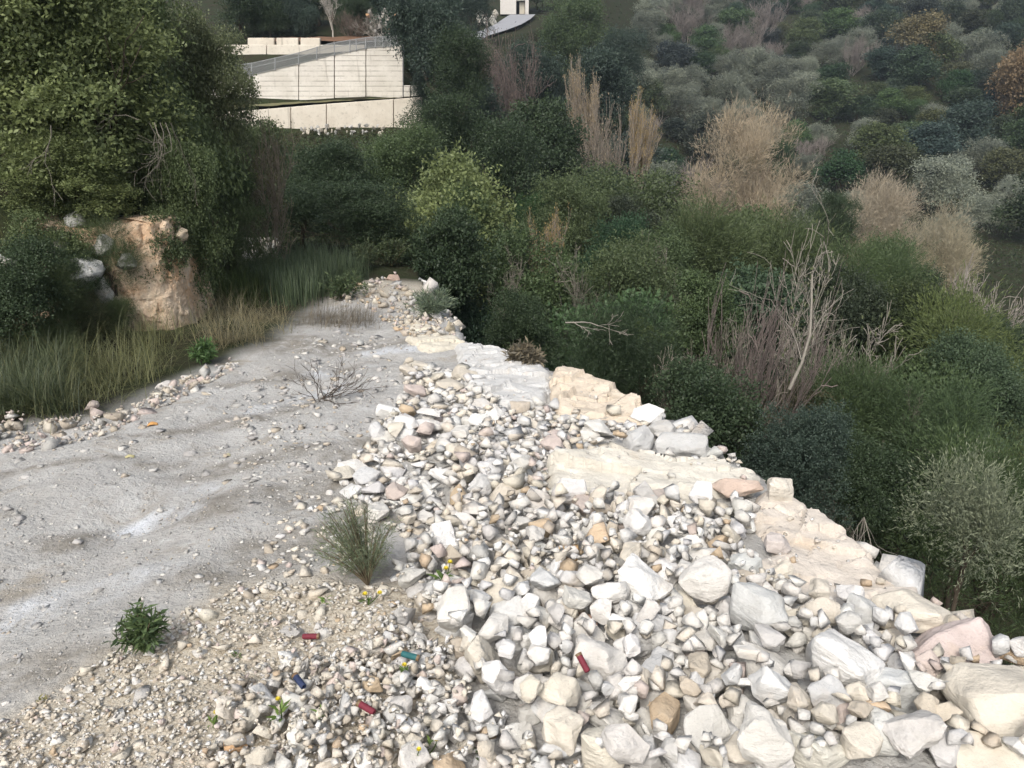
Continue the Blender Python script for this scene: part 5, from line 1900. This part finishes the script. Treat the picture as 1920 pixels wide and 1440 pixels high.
road()
M_HOUSE = plain('whitewashed_wall', (.60, .57, .53), .9, .1, 3)
M_DOOR_SHADE = plain('doorway_shade', (.03, .028, .026), .9, .2, 3)  # near-black colour standing in for the shade inside the doorway
M_GATE = plain('beige_door', (.50, .46, .38), .8, .1, 3)
hc = at(955, 28, 93)
house = empty('house', hc)
tag(house, 'white walled house corner with a doorway at the top edge', 'house')
def hbox(name, u0, u1, v0, v1, y0, y1, mat, parent=house):
    a = at(u0, v1, 93); b = at(u1, v0, 93)
    me = box_mesh(name, [(a.x - hc.x, a.z - hc.z), (b.x - hc.x, a.z - hc.z), (b.x - hc.x, b.z - hc.z), (a.x - hc.x, b.z - hc.z)], y0, y1, mat)
    return link(name, me, parent)
hbox('wall', 938, 968, -60, 27, 0, 5, M_HOUSE)
hbox('wall', 984.6, 992, -60, 27, 0, 5, M_HOUSE)
hbox('lintel', 968.2, 984.4, -60, 1, .05, 5, M_HOUSE)
hbox('doorway', 968.2, 984.4, 1.3, 27, .9, 1.4, M_DOOR_SHADE)  # dark panel behind the opening, the doorway's shadow put into its colour
hbox('door', 974, 984, 3, 26, .5, .6, M_GATE)
hbox('roof', 930, 1000, -72, -60.3, -.5, 5.5, M_HOUSE)
stone_heap(892, 930, 24, 46, 80, 22, 8, 16, [((.45, .44, .40), 2), (CREAM, 1)], 'pale rocks beside the road below the house', 9)

# far-end plants that close off the track
for k, (u, v, w, hp, c, lab) in enumerate([(735, 500, 80, 60, (.07, .095, .05), 'low green plant behind the reddish crowning stone'),
                                           (690, 505, 80, 55, (.08, .105, .06), 'low plant left of the reddish crowning stone'),
                                           (795, 515, 70, 70, (.06, .085, .045), 'dark low shrub right of the reddish crowning stone'),
                                           (880, 600, 70, 70, (.10, .11, .07), 'dull green bush right of the upright far boulder'),
                                           (985, 690, 70, 50, (.17, .15, .12), 'dry tuft below the grey dry bush on the edge')]):
    feathery(u, v, w, hp, lab, c, 60 + k, 'leafy_plant', n=1700, L=.06, asp=.22, stems=22, cat='plant')
# dead pale branches hanging in the bank trees
for k, (u, v, y, L, az, lab) in enumerate([(300, 230, 7.4, .75, -1.35, 'pale dead branches hanging below the broad bank tree'), (260, 225, 7.3, .40, 2.9, 'crooked pale dead branch poking out of the broad bank tree'),
                                           (95, 235, 6.4, .5, -1.2, 'thin pale dead branch in the left frame edge tree')]):
    p = at(u, v, y)
    g = np.random.default_rng(500 + k)
    T = Tubes(); tips = []
    for q in range(5 if k == 0 else 1):
        d = unit(np.array([math.cos(az) * .6 + .15 * g.normal(), -.25, math.sin(az) + .1 * g.normal()]))
        grow(T, np.array([.05 * q - .1 if k == 0 else 0., 0., 0.]), d, L * .7 * g.uniform(.6, 1), .005, 2, g, tips, .35, -.1, 3, .5, 5, .6, .0016)
    o = link('dead_branch', T.mesh('dead_branch', M_BARK), None, p, None, None, (.20, .185, .16))
    tag(o, lab, 'branch')
# a long pale branch across the dark weeping shrub
g = np.random.default_rng(530)
for (u, v, y, d, L, lab) in [(1060, 605, 8.6, (1, 0, .28), .42, 'long pale branch lying across the dark weeping shrub'),
                             (1620, 970, 6.2, (.05, -.1, -1), .45, 'pale bleached twigs drooping in the dark ravine'),
                             (1480, 730, 8.4, (.55, 0, 1), 1.4, 'leaning grey trunk below the whitish bare tree')]:
    T = Tubes(); tips = []
    for q in range(7 if d[2] < 0 else 1):
        dd = unit(np.array(d) + .16 * g.normal(size=3))
        grow(T, np.zeros(3), dd, L, .006 if d[2] < 0 else (.012 if L < .6 else .022), 1 if d[2] < 0 else 3, g, tips, .38, 0, 3, .3, 5, .6, .003)
    tag(link('bare_branch', T.mesh('bare_branch', M_BARK), None, at(u, v, y), None, None, (.26, .245, .22)), lab, 'branch')

# ------------------------------------------------------------------ the air of the valley
HAZE = .00055
if HAZE:
    m, nt, out = new_mat('haze')
    pv = N(nt, 'ShaderNodeVolumePrincipled')
    pv.inputs['Color'].default_value = (.72, .85, 1.0, 1)
    pv.inputs['Density'].default_value = HAZE
    pv.inputs['Anisotropy'].default_value = .2
    nt.links.new(pv.outputs[0], out.inputs['Volume'])
    zs = [v.co.z for v in ground.data.vertices]
    bmz = bmesh.new()
    bmesh.ops.create_cube(bmz, size=1)
    me = bpy.data.meshes.new('haze'); bmz.to_mesh(me); bmz.free()
    me.materials.append(m)
    z0, z1 = min(zs) - 1, max(zs) + 15
    hz = link('haze', me, None, (0, 340, (z0 + z1) / 2), None, (1100, 900, z1 - z0))
    struct(hz, 'stuff')
